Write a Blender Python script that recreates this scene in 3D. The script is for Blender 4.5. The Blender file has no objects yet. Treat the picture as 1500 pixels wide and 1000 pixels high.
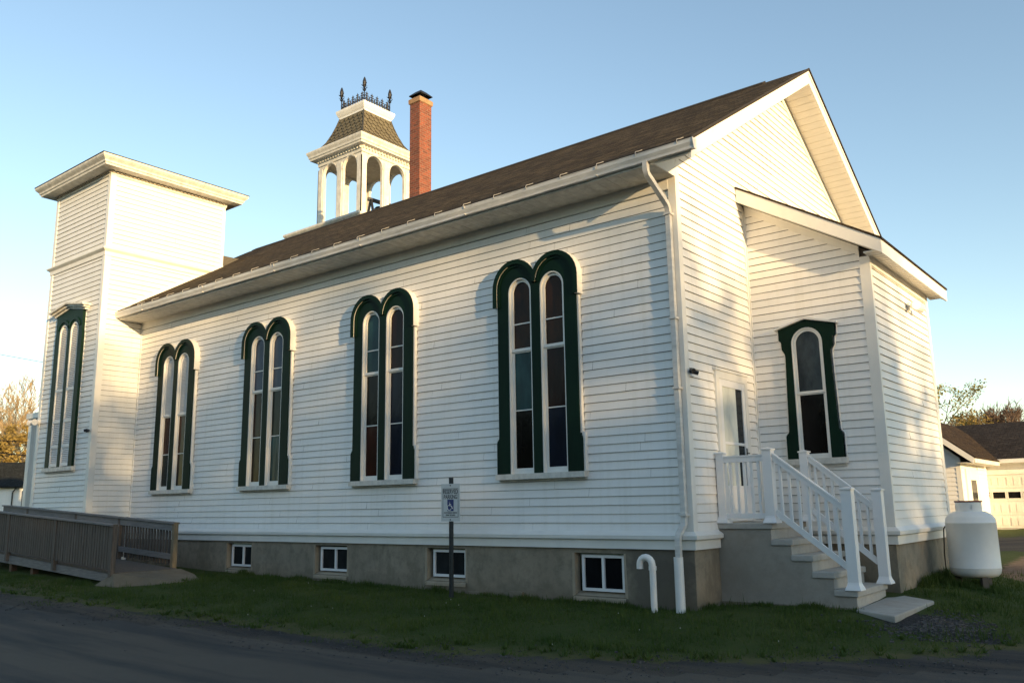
import bpy, bmesh, math, random
import numpy as np
from mathutils import Vector, Matrix, noise as mnoise
from mathutils.geometry import tessellate_polygon

random.seed(7)
sc = bpy.context.scene
COL = sc.collection
R = math.radians

# ---------------------------------------------------------------- camera
CAM = Vector((5.55382, -10.90878, 1.45542))
FW = Vector((-0.61083984, 0.76867793, 0.18976019))
RT = Vector((0.78098299, 0.6243676, -0.01518796))
UP = Vector((0.13015477, -0.13892207, 0.98171299))
cd = bpy.data.cameras.new("camera")
cam = bpy.data.objects.new("camera", cd)
COL.objects.link(cam)
m = Matrix((RT, UP, -FW)).transposed().to_4x4()
m.translation = CAM
cam.matrix_world = m
cd.sensor_width = 36.0
cd.lens = 36.0 * 1254.18 / 1500.0
cd.clip_start = 0.05
cd.clip_end = 6000
sc.camera = cam

# ---------------------------------------------------------------- sun, sky, exposure
SUN_AZ = 16.5          # degrees from +X towards -Y
SUN_EL = 8.0
sun_dir = Vector((math.cos(R(SUN_AZ)) * math.cos(R(SUN_EL)), -math.sin(R(SUN_AZ)) * math.cos(R(SUN_EL)), math.sin(R(SUN_EL))))
sl = bpy.data.lights.new("sun", 'SUN')
sl.energy = 4.2
sl.angle = R(0.5)
sl.color = (1.0, 0.69, 0.34)
so = bpy.data.objects.new("sun", sl)
COL.objects.link(so)
so.rotation_euler = sun_dir.to_track_quat('Z', 'Y').to_euler()
so.location = (0, 0, 50)
w = bpy.data.worlds.new("World")
sc.world = w
w.use_nodes = True
nt = w.node_tree
sky = nt.nodes.new('ShaderNodeTexSky')
sky.sky_type = 'NISHITA'
sky.sun_disc = False
sky.sun_elevation = R(SUN_EL)
sky.sun_rotation = R(90 + SUN_AZ)
sky.altitude = 200
sky.air_density = 1.0
sky.dust_density = .3
sky.ozone_density = 1.0
bg = nt.nodes['Background']
bg.inputs['Strength'].default_value = 0.15
nt.links.new(sky.outputs['Color'], bg.inputs['Color'])
sc.view_settings.view_transform = 'Standard'
sc.view_settings.look = 'None'
sc.view_settings.gamma = 1.0
sc.view_settings.exposure = 1.15
sc.view_settings.use_curve_mapping = False

# ---------------------------------------------------------------- materials
MATS = {}

def new_mat(name):
    mt = bpy.data.materials.new(name)
    mt.use_nodes = True
    n = mt.node_tree
    return mt, n, n.nodes['Principled BSDF']

def N(n, t, **kw):
    nd = n.nodes.new(t)
    for k, v in kw.items():
        if k in nd.inputs:
            nd.inputs[k].default_value = v
        else:
            setattr(nd, k, v)
    return nd

def coords(n, scale=(1, 1, 1), rot=(0, 0, 0)):
    g = n.nodes.new('ShaderNodeNewGeometry')
    mp = n.nodes.new('ShaderNodeMapping')
    mp.inputs['Scale'].default_value = scale
    mp.inputs['Rotation'].default_value = rot
    n.links.new(g.outputs['Position'], mp.inputs['Vector'])
    return mp.outputs['Vector']

def mixc(n, fac, a, b, blend='MIX'):
    mx = n.nodes.new('ShaderNodeMix')
    mx.data_type = 'RGBA'
    mx.blend_type = blend
    if hasattr(fac, 'is_linked') or hasattr(fac, 'links'):
        n.links.new(fac, mx.inputs[0])
    else:
        mx.inputs[0].default_value = fac
    for i, c in ((6, a), (7, b)):
        if isinstance(c, (tuple, list)):
            mx.inputs[i].default_value = (*c[:3], 1)
        else:
            n.links.new(c, mx.inputs[i])
    return mx.outputs[2]

def ramp(n, fac, p0, p1, c0=(0, 0, 0), c1=(1, 1, 1)):
    r = n.nodes.new('ShaderNodeValToRGB')
    r.color_ramp.elements[0].position = p0
    r.color_ramp.elements[1].position = p1
    r.color_ramp.elements[0].color = (*c0, 1)
    r.color_ramp.elements[1].color = (*c1, 1)
    n.links.new(fac, r.inputs[0])
    return r.outputs[0]

def noise(n, vec, scale, detail=4, rough=0.55):
    t = N(n, 'ShaderNodeTexNoise', Scale=scale, Detail=detail, Roughness=rough)
    n.links.new(vec, t.inputs['Vector'])
    return t.outputs['Fac']

def math_node(n, op, a, b=None):
    t = n.nodes.new('ShaderNodeMath')
    t.operation = op
    for i, x in enumerate((a, b)):
        if x is None:
            continue
        if isinstance(x, (int, float)):
            t.inputs[i].default_value = x
        else:
            n.links.new(x, t.inputs[i])
    return t.outputs[0]

def bump(n, bsdf, h, strength=0.3, dist=0.01):
    b = N(n, 'ShaderNodeBump', Strength=strength, Distance=dist)
    n.links.new(h, b.inputs['Height'])
    n.links.new(b.outputs['Normal'], bsdf.inputs['Normal'])

def simple(name, col, rough=0.5, var=0.12, scale=6.0, stretch=(1, 1, 1), bmp=0.0, metal=0.0, dark=0.6, spec=0.5):
    if name in MATS:
        return MATS[name]
    mt, n, b = new_mat(name)
    v = coords(n, stretch)
    f = noise(n, v, scale, 5, 0.6)
    f = ramp(n, f, 0.3, 0.7)
    c0 = tuple(x * (1 - var) for x in col)
    n.links.new(mixc(n, f, c0, col), b.inputs['Base Color'])
    b.inputs['Roughness'].default_value = rough
    b.inputs['Metallic'].default_value = metal
    b.inputs['Specular IOR Level'].default_value = spec
    if bmp:
        bump(n, b, noise(n, v, scale * 6, 4), bmp, 0.01)
    MATS[name] = mt
    return mt

def m_siding(name, col, seed):
    mt, n, b = new_mat(name)
    v = coords(n)
    big = ramp(n, noise(n, coords(n, (.35, .35, .5)), 1.3 + seed, 5, .65), .38, .72)
    streak = ramp(n, noise(n, coords(n, (3.0, 3.0, .12)), 3.0, 4, .6), .5, .85)
    fine = noise(n, coords(n, (3, 3, 40)), 3.0, 4, .6)
    c = mixc(n, math_node(n, 'MULTIPLY', big, .6), col, tuple(x * f for x, f in zip(col, (.86, .86, .84))))
    c = mixc(n, math_node(n, 'MULTIPLY', streak, .55), c, tuple(x * f for x, f in zip(col, (.80, .79, .74))))
    spots = ramp(n, noise(n, v, 9, 3, .5), .76, .80)
    c = mixc(n, math_node(n, 'MULTIPLY', spots, .25), c, (.45, .43, .38))
    n.links.new(c, b.inputs['Base Color'])
    b.inputs['Roughness'].default_value = .5
    bump(n, b, fine, .12, .004)
    return mt

M_SIDE = m_siding("white_clapboard_paint", (.83, .82, .80), 0)
M_SIDE2 = m_siding("white_clapboard_paint_worn", (.76, .76, .74), .4)
M_TRIM = simple("white_trim_paint", (.80, .79, .75), .45, .10, 3.0, (1, 1, .5), .05)
M_TRIMW = simple("weathered_trim_paint", (.74, .72, .66), .6, .35, 7.0, (1, 1, .6), .2)
M_VINYL = simple("white_vinyl_rail", (.82, .82, .82), .35, .04, 3.0)
M_GREEN = simple("dark_green_paint", (.0045, .023, .0135), .5, .35, 4.0, (1, 1, .3), .06, 0, .6, .1)
M_GUTTER = simple("white_gutter_metal", (.70, .69, .66), .38, .3, 5.0, (.7, 1, 3), 0)
M_IRON = simple("black_iron", (.012, .013, .020), .5, .3, 20)
M_METAL = simple("galvanised_metal", (.32, .32, .31), .4, .3, 14, (1, 1, 1), 0, .8)
M_POST = simple("dark_steel_post", (.055, .06, .062), .5, .3, 20, (1, 1, 1), 0, .5)
M_TANK = simple("white_tank_paint", (.80, .80, .77), .45, .12, 2.5)
M_RED = simple("rusty_red_rim", (.20, .05, .04), .6, .4, 20)
M_PVC = simple("white_pvc", (.78, .78, .76), .35, .08, 8)
M_LOUV = simple("white_louver_paint", (.74, .74, .73), .5, .12, 5)
M_BLACK = simple("black_plastic", (.015, .015, .016), .4, .2, 8)
M_BARK = simple("bark", (.10, .08, .06), .9, .45, 9, (1, 1, .3), .4)
M_BIRCH = simple("pale_bark", (.34, .28, .20), .9, .45, 6, (1, 1, .3), .2)
M_TWIG = simple("bare_twigs", (.16, .11, .08), .9, .4, 4)
M_BTWIG = simple("pale_twigs", (.42, .31, .17), .9, .4, 4)
M_SHEATH_SHADE = simple("dark_sheathing_lap_shade", (.09, .075, .06), .9, .4, 5)  # dark colour behind the lap slots stands in for siding shadow lines
M_INTERIOR = simple("dark_interior", (.01, .01, .012), .9, .1, 3)

def m_leaf(name, c0, c1, trans=.35, sc_=1.2):
    mt, n, b = new_mat(name)
    f = ramp(n, noise(n, coords(n), sc_, 3), .35, .65)
    f2 = noise(n, coords(n), 13, 2)
    c = mixc(n, f, c0, c1)
    c = mixc(n, math_node(n, 'MULTIPLY', f2, .5), c, tuple(x * .6 for x in c0))
    b.inputs['Roughness'].default_value = .6
    b.inputs['Specular IOR Level'].default_value = .25
    n.links.new(c, b.inputs['Base Color'])
    tr = n.nodes.new('ShaderNodeBsdfTranslucent')
    n.links.new(c, tr.inputs['Color'])
    ms = n.nodes.new('ShaderNodeMixShader')
    ms.inputs[0].default_value = trans
    n.links.new(b.outputs[0], ms.inputs[1])
    n.links.new(tr.outputs[0], ms.inputs[2])
    n.links.new(ms.outputs[0], n.nodes['Material Output'].inputs['Surface'])
    return mt

M_YLEAF = m_leaf("yellow_green_leaves", (.26, .23, .06), (.34, .29, .09))
M_OLEAF = m_leaf("golden_leaves", (.28, .20, .06), (.36, .27, .09))
M_DLEAF = m_leaf("dark_green_leaves", (.035, .06, .018), (.06, .09, .025))
M_GRASS = m_leaf("grass_blades", (.046, .086, .014), (.080, .115, .024), .25, .9)

def m_concrete(name, col, stain, board=False):
    mt, n, b = new_mat(name)
    v = coords(n)
    f1 = ramp(n, noise(n, v, 1.1, 6, .65), .35, .7)
    f2 = ramp(n, noise(n, v, 5.5, 6, .7), .45, .75)
    f3 = noise(n, v, 60, 4, .7)
    c = mixc(n, f1, col, tuple(x * .72 for x in col))
    c = mixc(n, math_node(n, 'MULTIPLY', f2, .7), c, stain)
    c = mixc(n, math_node(n, 'MULTIPLY', f3, .35), c, tuple(x * .55 for x in col))
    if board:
        # darker noisy patch by the downspout, splash-back above the soil
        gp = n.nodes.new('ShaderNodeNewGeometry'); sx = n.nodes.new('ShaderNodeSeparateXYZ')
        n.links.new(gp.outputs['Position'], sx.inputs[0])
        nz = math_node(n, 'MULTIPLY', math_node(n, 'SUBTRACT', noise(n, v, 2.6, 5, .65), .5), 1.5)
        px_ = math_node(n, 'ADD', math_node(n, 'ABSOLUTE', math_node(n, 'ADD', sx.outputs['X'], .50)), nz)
        dark_patch = ramp(n, px_, .38, .85, (1, 1, 1), (0, 0, 0))
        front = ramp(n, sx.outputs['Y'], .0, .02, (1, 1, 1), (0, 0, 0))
        c = mixc(n, math_node(n, 'MULTIPLY', math_node(n, 'MULTIPLY', dark_patch, front), .8), c, (.095, .085, .070))
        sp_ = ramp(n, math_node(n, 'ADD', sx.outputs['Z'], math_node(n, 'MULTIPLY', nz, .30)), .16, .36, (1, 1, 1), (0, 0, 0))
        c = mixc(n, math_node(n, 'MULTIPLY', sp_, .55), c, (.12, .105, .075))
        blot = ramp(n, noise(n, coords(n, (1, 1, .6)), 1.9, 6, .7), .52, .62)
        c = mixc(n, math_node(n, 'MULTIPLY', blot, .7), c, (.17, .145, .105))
    n.links.new(c, b.inputs['Base Color'])
    b.inputs['Roughness'].default_value = .85
    h = f3
    if board:
        wv = N(n, 'ShaderNodeTexWave', Scale=1.1, Distortion=1.5, Detail=3.0)
        wv.bands_direction = 'Z'
        n.links.new(v, wv.inputs['Vector'])
        h = math_node(n, 'ADD', f3, math_node(n, 'MULTIPLY', wv.outputs['Fac'], .6))
    bump(n, b, h, .4, .01)
    return mt

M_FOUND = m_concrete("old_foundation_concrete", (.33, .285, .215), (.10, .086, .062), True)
M_FOUNDR = m_concrete("recess_concrete", (.42, .36, .27), (.28, .22, .15))
M_CONC = m_concrete("step_concrete", (.37, .34, .29), (.24, .215, .18))
M_STEP = m_concrete("worn_step_tread", (.48, .46, .42), (.30, .28, .25))
M_SLAB = m_concrete("path_slab_concrete", (.42, .40, .36), (.24, .22, .19))
M_APRON = m_concrete("ramp_apron_gravel", (.20, .165, .115), (.10, .085, .055))

def m_wood():
    mt, n, b = new_mat("weathered_wood")
    v = coords(n, (14, 14, 1.2))
    f = noise(n, v, 2.0, 5, .65)
    g = noise(n, coords(n, (9, 9, .2)), 1.0, 2)
    c = mixc(n, ramp(n, f, .3, .7), (.065, .05, .040), (.17, .14, .115))
    c = mixc(n, ramp(n, g, .4, .65), c, (.10, .082, .066))
    n.links.new(c, b.inputs['Base Color'])
    b.inputs['Roughness'].default_value = .85
    bump(n, b, f, .4, .008)
    return mt
M_WOOD = m_wood()
M_WOODL = simple("grey_rail_wood", (.24, .225, .215), .8, .4, 6, (.6, 6, 6), .25)
M_WOODP = simple("pale_post_wood", (.27, .21, .13), .8, .4, 6, (6, 6, .8), .25)

def m_shingle(name, ca, cb, axis):
    # courses follow the slope: coordinate along the eave, and height up the slope
    mt, n, b = new_mat(name)
    g = n.nodes.new('ShaderNodeNewGeometry')
    sp = n.nodes.new('ShaderNodeSeparateXYZ')
    n.links.new(g.outputs['Position'], sp.inputs[0])
    cmb = n.nodes.new('ShaderNodeCombineXYZ')
    n.links.new(sp.outputs['X' if axis == 'x' else 'Y'], cmb.inputs[0])
    n.links.new(math_node(n, 'MULTIPLY', sp.outputs['Z'], 1.95), cmb.inputs[1])
    br = N(n, 'ShaderNodeTexBrick', Scale=1.0)
    br.inputs['Brick Width'].default_value = .27
    br.inputs['Row Height'].default_value = .125
    br.inputs['Mortar Size'].default_value = .008
    br.inputs['Color1'].default_value = (*ca, 1)
    br.inputs['Color2'].default_value = (*cb, 1)
    br.inputs['Mortar'].default_value = (.012, .010, .009, 1)
    br.inputs['Bias'].default_value = -.1
    n.links.new(cmb.outputs[0], br.inputs['Vector'])
    v = coords(n)
    f = ramp(n, noise(n, coords(n, (1, 3, 3)), 4.2, 5, .8), .42, .58)
    f2 = ramp(n, noise(n, v, 1.2, 5, .65), .35, .7)
    c = mixc(n, math_node(n, 'MULTIPLY', f, .85), br.outputs['Color'], tuple(x * .2 for x in ca))
    c = mixc(n, math_node(n, 'MULTIPLY', f2, .35), c, tuple(x * .6 for x in cb))
    n.links.new(c, b.inputs['Base Color'])
    b.inputs['Roughness'].default_value = .95
    b.inputs['Specular IOR Level'].default_value = .08
    bump(n, b, math_node(n, 'ADD', br.outputs['Fac'], math_node(n, 'MULTIPLY', f, -.7)), .8, -.012)
    return mt
M_ROOF = m_shingle("brown_asphalt_shingle", (.155, .115, .068), (.046, .035, .024), 'x')
M_ROOFY = m_shingle("brown_asphalt_shingle_cross", (.09, .064, .042), (.034, .025, .019), 'y')
M_ROOFG = m_shingle("grey_brown_garage_shingle", (.085, .068, .055), (.060, .048, .040), 'x')
M_ROOFD = m_shingle("dark_grey_house_shingle", (.045, .05, .05), (.03, .034, .034), 'x')
M_ROOFE = simple("dark_roof_edge", (.025, .021, .019), .9, .3, 10)
M_SCALE = simple("olive_scallop_shingle", (.16, .137, .085), .85, .5, 6, (1, 1, 1), .25)

def m_brick():
    mt, n, b = new_mat("red_chimney_brick")
    g = n.nodes.new('ShaderNodeNewGeometry')
    sp = n.nodes.new('ShaderNodeSeparateXYZ')
    n.links.new(g.outputs['Position'], sp.inputs[0])
    cmb = n.nodes.new('ShaderNodeCombineXYZ')
    n.links.new(math_node(n, 'ADD', sp.outputs['X'], sp.outputs['Y']), cmb.inputs[0])
    n.links.new(sp.outputs['Z'], cmb.inputs[1])
    br = N(n, 'ShaderNodeTexBrick', Scale=1.0)
    br.inputs['Brick Width'].default_value = .18
    br.inputs['Row Height'].default_value = .065
    br.inputs['Mortar Size'].default_value = .007
    br.inputs['Color1'].default_value = (.26, .066, .034, 1)
    br.inputs['Color2'].default_value = (.13, .038, .024, 1)
    br.inputs['Mortar'].default_value = (.22, .15, .11, 1)
    n.links.new(cmb.outputs[0], br.inputs['Vector'])
    f = noise(n, coords(n), 5, 5, .7)
    c = mixc(n, math_node(n, 'MULTIPLY', ramp(n, f, .45, .75), .6), br.outputs['Color'], (.12, .045, .03))
    n.links.new(c, b.inputs['Base Color'])
    b.inputs['Roughness'].default_value = .9
    bump(n, b, br.outputs['Fac'], .7, -.01)
    return mt
M_BRICK = m_brick()

def m_glass(name, col, col2=None):
    mt, n, b = new_mat(name)
    v = coords(n, (1, 1, .45))
    f = ramp(n, noise(n, v, 3.5, 4, .6), .3, .75)
    n.links.new(mixc(n, f, tuple(x * .85 for x in col), tuple(x * .7 for x in (col2 or tuple(y * .45 for y in col)))), b.inputs['Base Color'])
    b.inputs['Roughness'].default_value = .12
    b.inputs['Specular IOR Level'].default_value = .12
    bump(n, b, noise(n, coords(n, (1, 1, .4)), 7, 3), .35, .012)
    return mt
G = {
    'maroon': m_glass("maroon_stained_glass", (.030, .010, .008), (.012, .008, .009)),
    'brown': m_glass("amber_brown_stained_glass", (.055, .022, .010), (.014, .012, .012)),
    'teal': m_glass("teal_stained_glass", (.028, .085, .09), (.014, .042, .05)),
    'black': m_glass("near_black_glass", (.006, .005, .006)),
    'navy': m_glass("navy_stained_glass", (.012, .018, .036), (.006, .009, .018)),
    'slate': m_glass("slate_blue_glass", (.075, .095, .145), (.045, .06, .09)),
    'green': m_glass("bottle_green_glass", (.010, .026, .022), (.006, .012, .012)),
    'red': m_glass("red_stained_glass", (.055, .014, .010), (.022, .010, .010)),
    'marble': m_glass("marbled_blue_glass", (.085, .105, .115), (.018, .026, .034)),
    'dark': m_glass("dark_window_glass", (.010, .011, .013)),
    'grey': m_glass("grey_window_glass", (.030, .034, .036)),
    'pale': m_glass("pale_door_glass", (.95, .97, .88), (.70, .74, .70)),
}

def asphalt_nodes(n):
    v = coords(n)
    f = noise(n, v, 130, 3, .8)
    st = ramp(n, noise(n, coords(n, (.10, 1.0, 1), (0, 0, R(-6))), 1.6, 5, .62),   .40, .60)
    f2 = ramp(n, noise(n, v, .8, 5, .6), .35, .7)
    c = mixc(n, f2, (.040, .041, .044), (.068, .066, .066))
    c = mixc(n, math_node(n, 'MULTIPLY', st, .8), c, (.15, .128, .100))
    grit = ramp(n, noise(n, v, 75, 2, .6), .66, .74)
    c = mixc(n, math_node(n, 'MULTIPLY', grit, .5), c, (.20, .19, .175))
    c = mixc(n, math_node(n, 'MULTIPLY', f, .7), c, (.022, .022, .024))
    return c, f

def m_road():
    mt, n, b = new_mat("worn_asphalt")
    c, f = asphalt_nodes(n)
    n.links.new(c, b.inputs['Base Color'])
    b.inputs['Roughness'].default_value = .9
    b.inputs['Specular IOR Level'].default_value = .25
    bump(n, b, f, .6, .015)
    return mt

def attr(n, name):
    a = n.nodes.new('ShaderNodeAttribute')
    a.attribute_name = name
    return a.outputs['Fac']

def m_ground():
    mt, n, b = new_mat("lawn_and_soil")
    v = coords(n)
    ca, f = asphalt_nodes(n)
    g1 = ramp(n, noise(n, v, .9, 6, .65), .3, .7)
    g2 = noise(n, v, 26, 4, .75)
    cg = mixc(n, g1, (.042, .070, .016), (.068, .088, .024))
    cg = mixc(n, ramp(n, g2, .5, .8), cg, (.065, .055, .028))
    def mask(a, amp, lo, hi, scale=5.0):
        nz = noise(n, v, scale, 6, .7)
        s = math_node(n, 'ADD', attr(n, a), math_node(n, 'MULTIPLY', math_node(n, 'SUBTRACT', nz, .5), amp))
        return ramp(n, s, lo, hi)
    # far fields and brown gravel
    cd_ = mixc(n, ramp(n, noise(n, v, 12, 5, .7), .35, .7), (.17, .12, .085), (.24, .18, .135))
    cgr = mixc(n, ramp(n, noise(n, v, 34, 3, .6), .4, .75), (.026, .026, .029), (.075, .073, .072))
    cg = mixc(n, mask('dry', 1.1, .35, .95, 3.0), cg, (.13, .115, .055))
    c = mixc(n, mask('dirt', .8, .42, .6), cg, cd_)
    c = mixc(n, mask('gravel', 1.0, .42, .62, 4.0), c, cgr)
    c = mixc(n, mask('asph', 1.7, .42, .60, 2.4), c, ca)
    n.links.new(c, b.inputs['Base Color'])
    b.inputs['Roughness'].default_value = .95
    b.inputs['Specular IOR Level'].default_value = .15
    bump(n, b, math_node(n, 'ADD', g2, f), .7, .03)
    return mt
M_ROAD = m_road()
M_GROUND = m_ground()

# ---------------------------------------------------------------- mesh helpers
class MB:
    def __init__(s):
        s.v = []; s.f = []
    def vs(s, pts):
        i = len(s.v); s.v += [tuple(p) for p in pts]; return i
    def face(s, *pts):
        i = s.vs(pts); s.f.append(tuple(range(i, i + len(pts))))
    def box(s, x0, x1, y0, y1, z0, z1):
        i = s.vs([(x, y, z) for z in (z0, z1) for y in (y0, y1) for x in (x0, x1)])
        for q in ((0, 2, 3, 1), (4, 5, 7, 6), (0, 1, 5, 4), (2, 6, 7, 3), (0, 4, 6, 2), (1, 3, 7, 5)):
            s.f.append(tuple(i + k for k in q))
    def obox(s, c, ax, ay, az):
        # oriented box, half-extent vectors
        c = Vector(c); ax = Vector(ax); ay = Vector(ay); az = Vector(az)
        i = s.vs([c + sx * ax + sy * ay + sz * az for sz in (-1, 1) for sy in (-1, 1) for sx in (-1, 1)])
        for q in ((0, 2, 3, 1), (4, 5, 7, 6), (0, 1, 5, 4), (2, 6, 7, 3), (0, 4, 6, 2), (1, 3, 7, 5)):
            s.f.append(tuple(i + k for k in q))
    def bar(s, a, b, wid, hgt, up=(0, 0, 1)):
        a = Vector(a); b = Vector(b); d = b - a; l = d.length; d = d / l
        side = d.cross(Vector(up)).normalized(); u2 = side.cross(d).normalized()
        s.obox((a + b) / 2, d * l / 2, side * wid / 2, u2 * hgt / 2)
    def prism(s, poly, vec):
        vec = Vector(vec); n_ = len(poly)
        i = s.vs(poly); j = s.vs([Vector(p) + vec for p in poly])
        s.f.append(tuple(range(i, i + n_))); s.f.append(tuple(range(j + n_ - 1, j - 1, -1)))
        for k in range(n_):
            k2 = (k + 1) % n_
            s.f.append((i + k, j + k, j + k2, i + k2))
    def tube(s, pts, r, n_=8, caps=True, phase=0.0):
        pts = [Vector(p) for p in pts]
        rs = r if isinstance(r, (list, tuple)) else [r] * len(pts)
        rings = []
        side = None
        for k, p in enumerate(pts):
            d = (pts[min(k + 1, len(pts) - 1)] - pts[max(k - 1, 0)]).normalized()
            if side is None:
                ref = Vector((0, 0, 1)) if abs(d.z) < .9 else Vector((1, 0, 0))
                side = d.cross(ref).normalized()
            else:
                side = (side - d * side.dot(d)).normalized()
            up = side.cross(d)
            rings.append(s.vs([p + (side * math.cos(phase + 2 * math.pi * q / n_) + up * math.sin(phase + 2 * math.pi * q / n_)) * rs[k] for q in range(n_)]))
        for a, b in zip(rings, rings[1:]):
            for q in range(n_):
                q2 = (q + 1) % n_
                s.f.append((a + q, a + q2, b + q2, b + q))
        if caps:
            s.f.append(tuple(rings[0] + q for q in reversed(range(n_))))
            s.f.append(tuple(rings[-1] + q for q in range(n_)))
    def lathe(s, prof, c, n_=32):
        c = Vector(c); rings = []
        for r, z in prof:
            rings.append(s.vs([c + Vector((r * math.cos(2 * math.pi * q / n_), r * math.sin(2 * math.pi * q / n_), z)) for q in range(n_)]))
        for a, b in zip(rings, rings[1:]):
            for q in range(n_):
                q2 = (q + 1) % n_
                s.f.append((a + q, a + q2, b + q2, b + q))
        s.f.append(tuple(rings[0] + q for q in reversed(range(n_))))
        s.f.append(tuple(rings[-1] + q for q in range(n_)))
    def plate(s, loops, fr, o0, o1, back=False):
        # loops: list of 2-D loops (first outer, others holes) in frame fr=(P0,U,Nrm); walls from offset o0 to o1
        P0, U, Nn = fr
        def P(u, z, o):
            return (P0[0] + U[0] * u + Nn[0] * o, P0[1] + U[1] * u + Nn[1] * o, z)
        vl = [[Vector((u, z, 0)) for u, z in lp] for lp in loops]
        flat = [q for lp in loops for q in lp]
        tris = tessellate_polygon(vl)
        i = s.vs([P(u, z, o1) for u, z in flat])
        for t in tris:
            s.f.append(tuple(i + k for k in t))
        if back:
            i = s.vs([P(u, z, o0) for u, z in flat])
            for t in tris:
                s.f.append(tuple(i + k for k in reversed(t)))
        for lp in loops:
            n_ = len(lp)
            a = s.vs([P(u, z, o0) for u, z in lp]); b = s.vs([P(u, z, o1) for u, z in lp])
            for k in range(n_):
                k2 = (k + 1) % n_
                s.f.append((a + k, a + k2, b + k2, b + k))
    def ring(s, x0, x1, y0, y1, prof):
        # profile (offset,z) swept round a rectangle with mitred corners
        rows = []
        for o, z in prof:
            rows.append(s.vs([(x0 - o, y0 - o, z), (x1 + o, y0 - o, z), (x1 + o, y1 + o, z), (x0 - o, y1 + o, z)]))
        for a, b in zip(rows, rows[1:]):
            for q in range(4):
                q2 = (q + 1) % 4
                s.f.append((a + q, a + q2, b + q2, b + q))
    def build(s, name, mat_, parent=None, recalc=True, smooth=False):
        me = bpy.data.meshes.new(name)
        me.from_pydata(s.v, [], s.f)
        if recalc:
            bm = bmesh.new(); bm.from_mesh(me)
            bmesh.ops.remove_doubles(bm, verts=bm.verts, dist=1e-5)
            bmesh.ops.recalc_face_normals(bm, faces=bm.faces)
            bm.to_mesh(me); bm.free()
        me.materials.append(mat_)
        if smooth:
            me.polygons.foreach_set('use_smooth', [True] * len(me.polygons))
            try:
                me.set_sharp_from_angle(angle=R(40))
            except Exception:
                pass
        o = bpy.data.objects.new(name, me)
        COL.objects.link(o)
        if parent is not None:
            o.parent = parent
            p = parent; loc = Vector((0, 0, 0))
            while p is not None:
                loc += p.location; p = p.parent
            o.location = -loc
        return o

def fix(o, parent):
    o.parent = parent
    loc = Vector((0, 0, 0)); p = parent
    while p is not None:
        loc += p.location; p = p.parent
    o.location = Vector(o.location) - loc
    return o

def tag(o, label=None, cat=None, group=None, kind=None):
    if label: o['label'] = label
    if cat: o['category'] = cat
    if group: o['group'] = group
    if kind: o['kind'] = kind
    return o

def thing(name, loc, label, cat, group=None):
    o = bpy.data.objects.new(name, None)
    o.empty_display_size = .2
    COL.objects.link(o)
    o.location = loc
    return tag(o, label, cat, group)

def frame(x, y, U, Nn):
    return ((x, y), U, Nn)

def arc(cx, cz, r, a0, a1, n_=12):
    return [(cx + r * math.cos(R(a0 + (a1 - a0) * k / n_)), cz + r * math.sin(R(a0 + (a1 - a0) * k / n_))) for k in range(n_ + 1)]

def arch_loop(c, hw, zb, zs, n_=14):
    return [(c - hw, zb)] + arc(c, zs, hw, 180, 0, n_) + [(c + hw, zb)]

def clap(mb, fr, z0, z1, ext, E=.127, seed=1, joints=True):
    rg = random.Random(seed)
    P0, U, Nn = fr
    def P(u, z, o):
        return (P0[0] + U[0] * u + Nn[0] * o, P0[1] + U[1] * u + Nn[1] * o, z)
    z = z0
    while z < z1 - .01:
        zt = min(z + E, z1)
        b0, b1 = ext(z); t0, t1 = ext(zt)
        if b1 - b0 < .03:
            break
        cuts = [0.0]
        if joints:
            L = b1 - b0; p = rg.uniform(.8, 4.2)
            while p < L - .5:
                cuts.append(p / L); p += rg.uniform(2.6, 4.6)
        cuts.append(1.0)
        for k in range(len(cuts) - 1):
            f0, f1 = cuts[k], cuts[k + 1]
            L = (b1 - b0)
            g0 = 0.0014 / L if k else 0; g1 = 0.0014 / L if k < len(cuts) - 2 else 0
            f0 += g0; f1 -= g1
            ns = max(1, int((f1 - f0) * L / 1.2))
            jz = rg.uniform(-.0012, .0012); jo = rg.uniform(-.002, .003)
            wob = [(rg.uniform(-.0016, .0016), rg.uniform(-.0012, .0018)) for _ in range(ns + 1)]
            bo = mb.vs([]) if False else len(mb.v)
            for q in range(ns + 1):
                f = f0 + (f1 - f0) * q / ns
                ub = b0 + (b1 - b0) * f; ut = t0 + (t1 - t0) * f
                zb = z + jz + wob[q][0]; ob = .021 + jo + wob[q][1]
                mb.v.append(P(ut, zt - .0045, .003)); mb.v.append(P(ub, zb, ob)); mb.v.append(P(ub, zb + .004, 0.001))
            for q in range(ns):
                a = bo + 3 * q; c = a + 3
                mb.f.append((a, a + 1, c + 1, c)); mb.f.append((a + 1, a + 2, c + 2, c + 1))
        z = zt

# frames of the walls
NY = ((1, 0), (0, -1))      # walls facing -Y (towards the road)
PX = ((0, 1), (1, 0))       # walls facing +X
RIDGE_Y, RIDGE_Z, SL = 4.63, 9.67, .609
W = 9.26; XL = -15.213; XF = -17.3
def roofz(y):
    return RIDGE_Z - SL * abs(y - RIDGE_Y)

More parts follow.
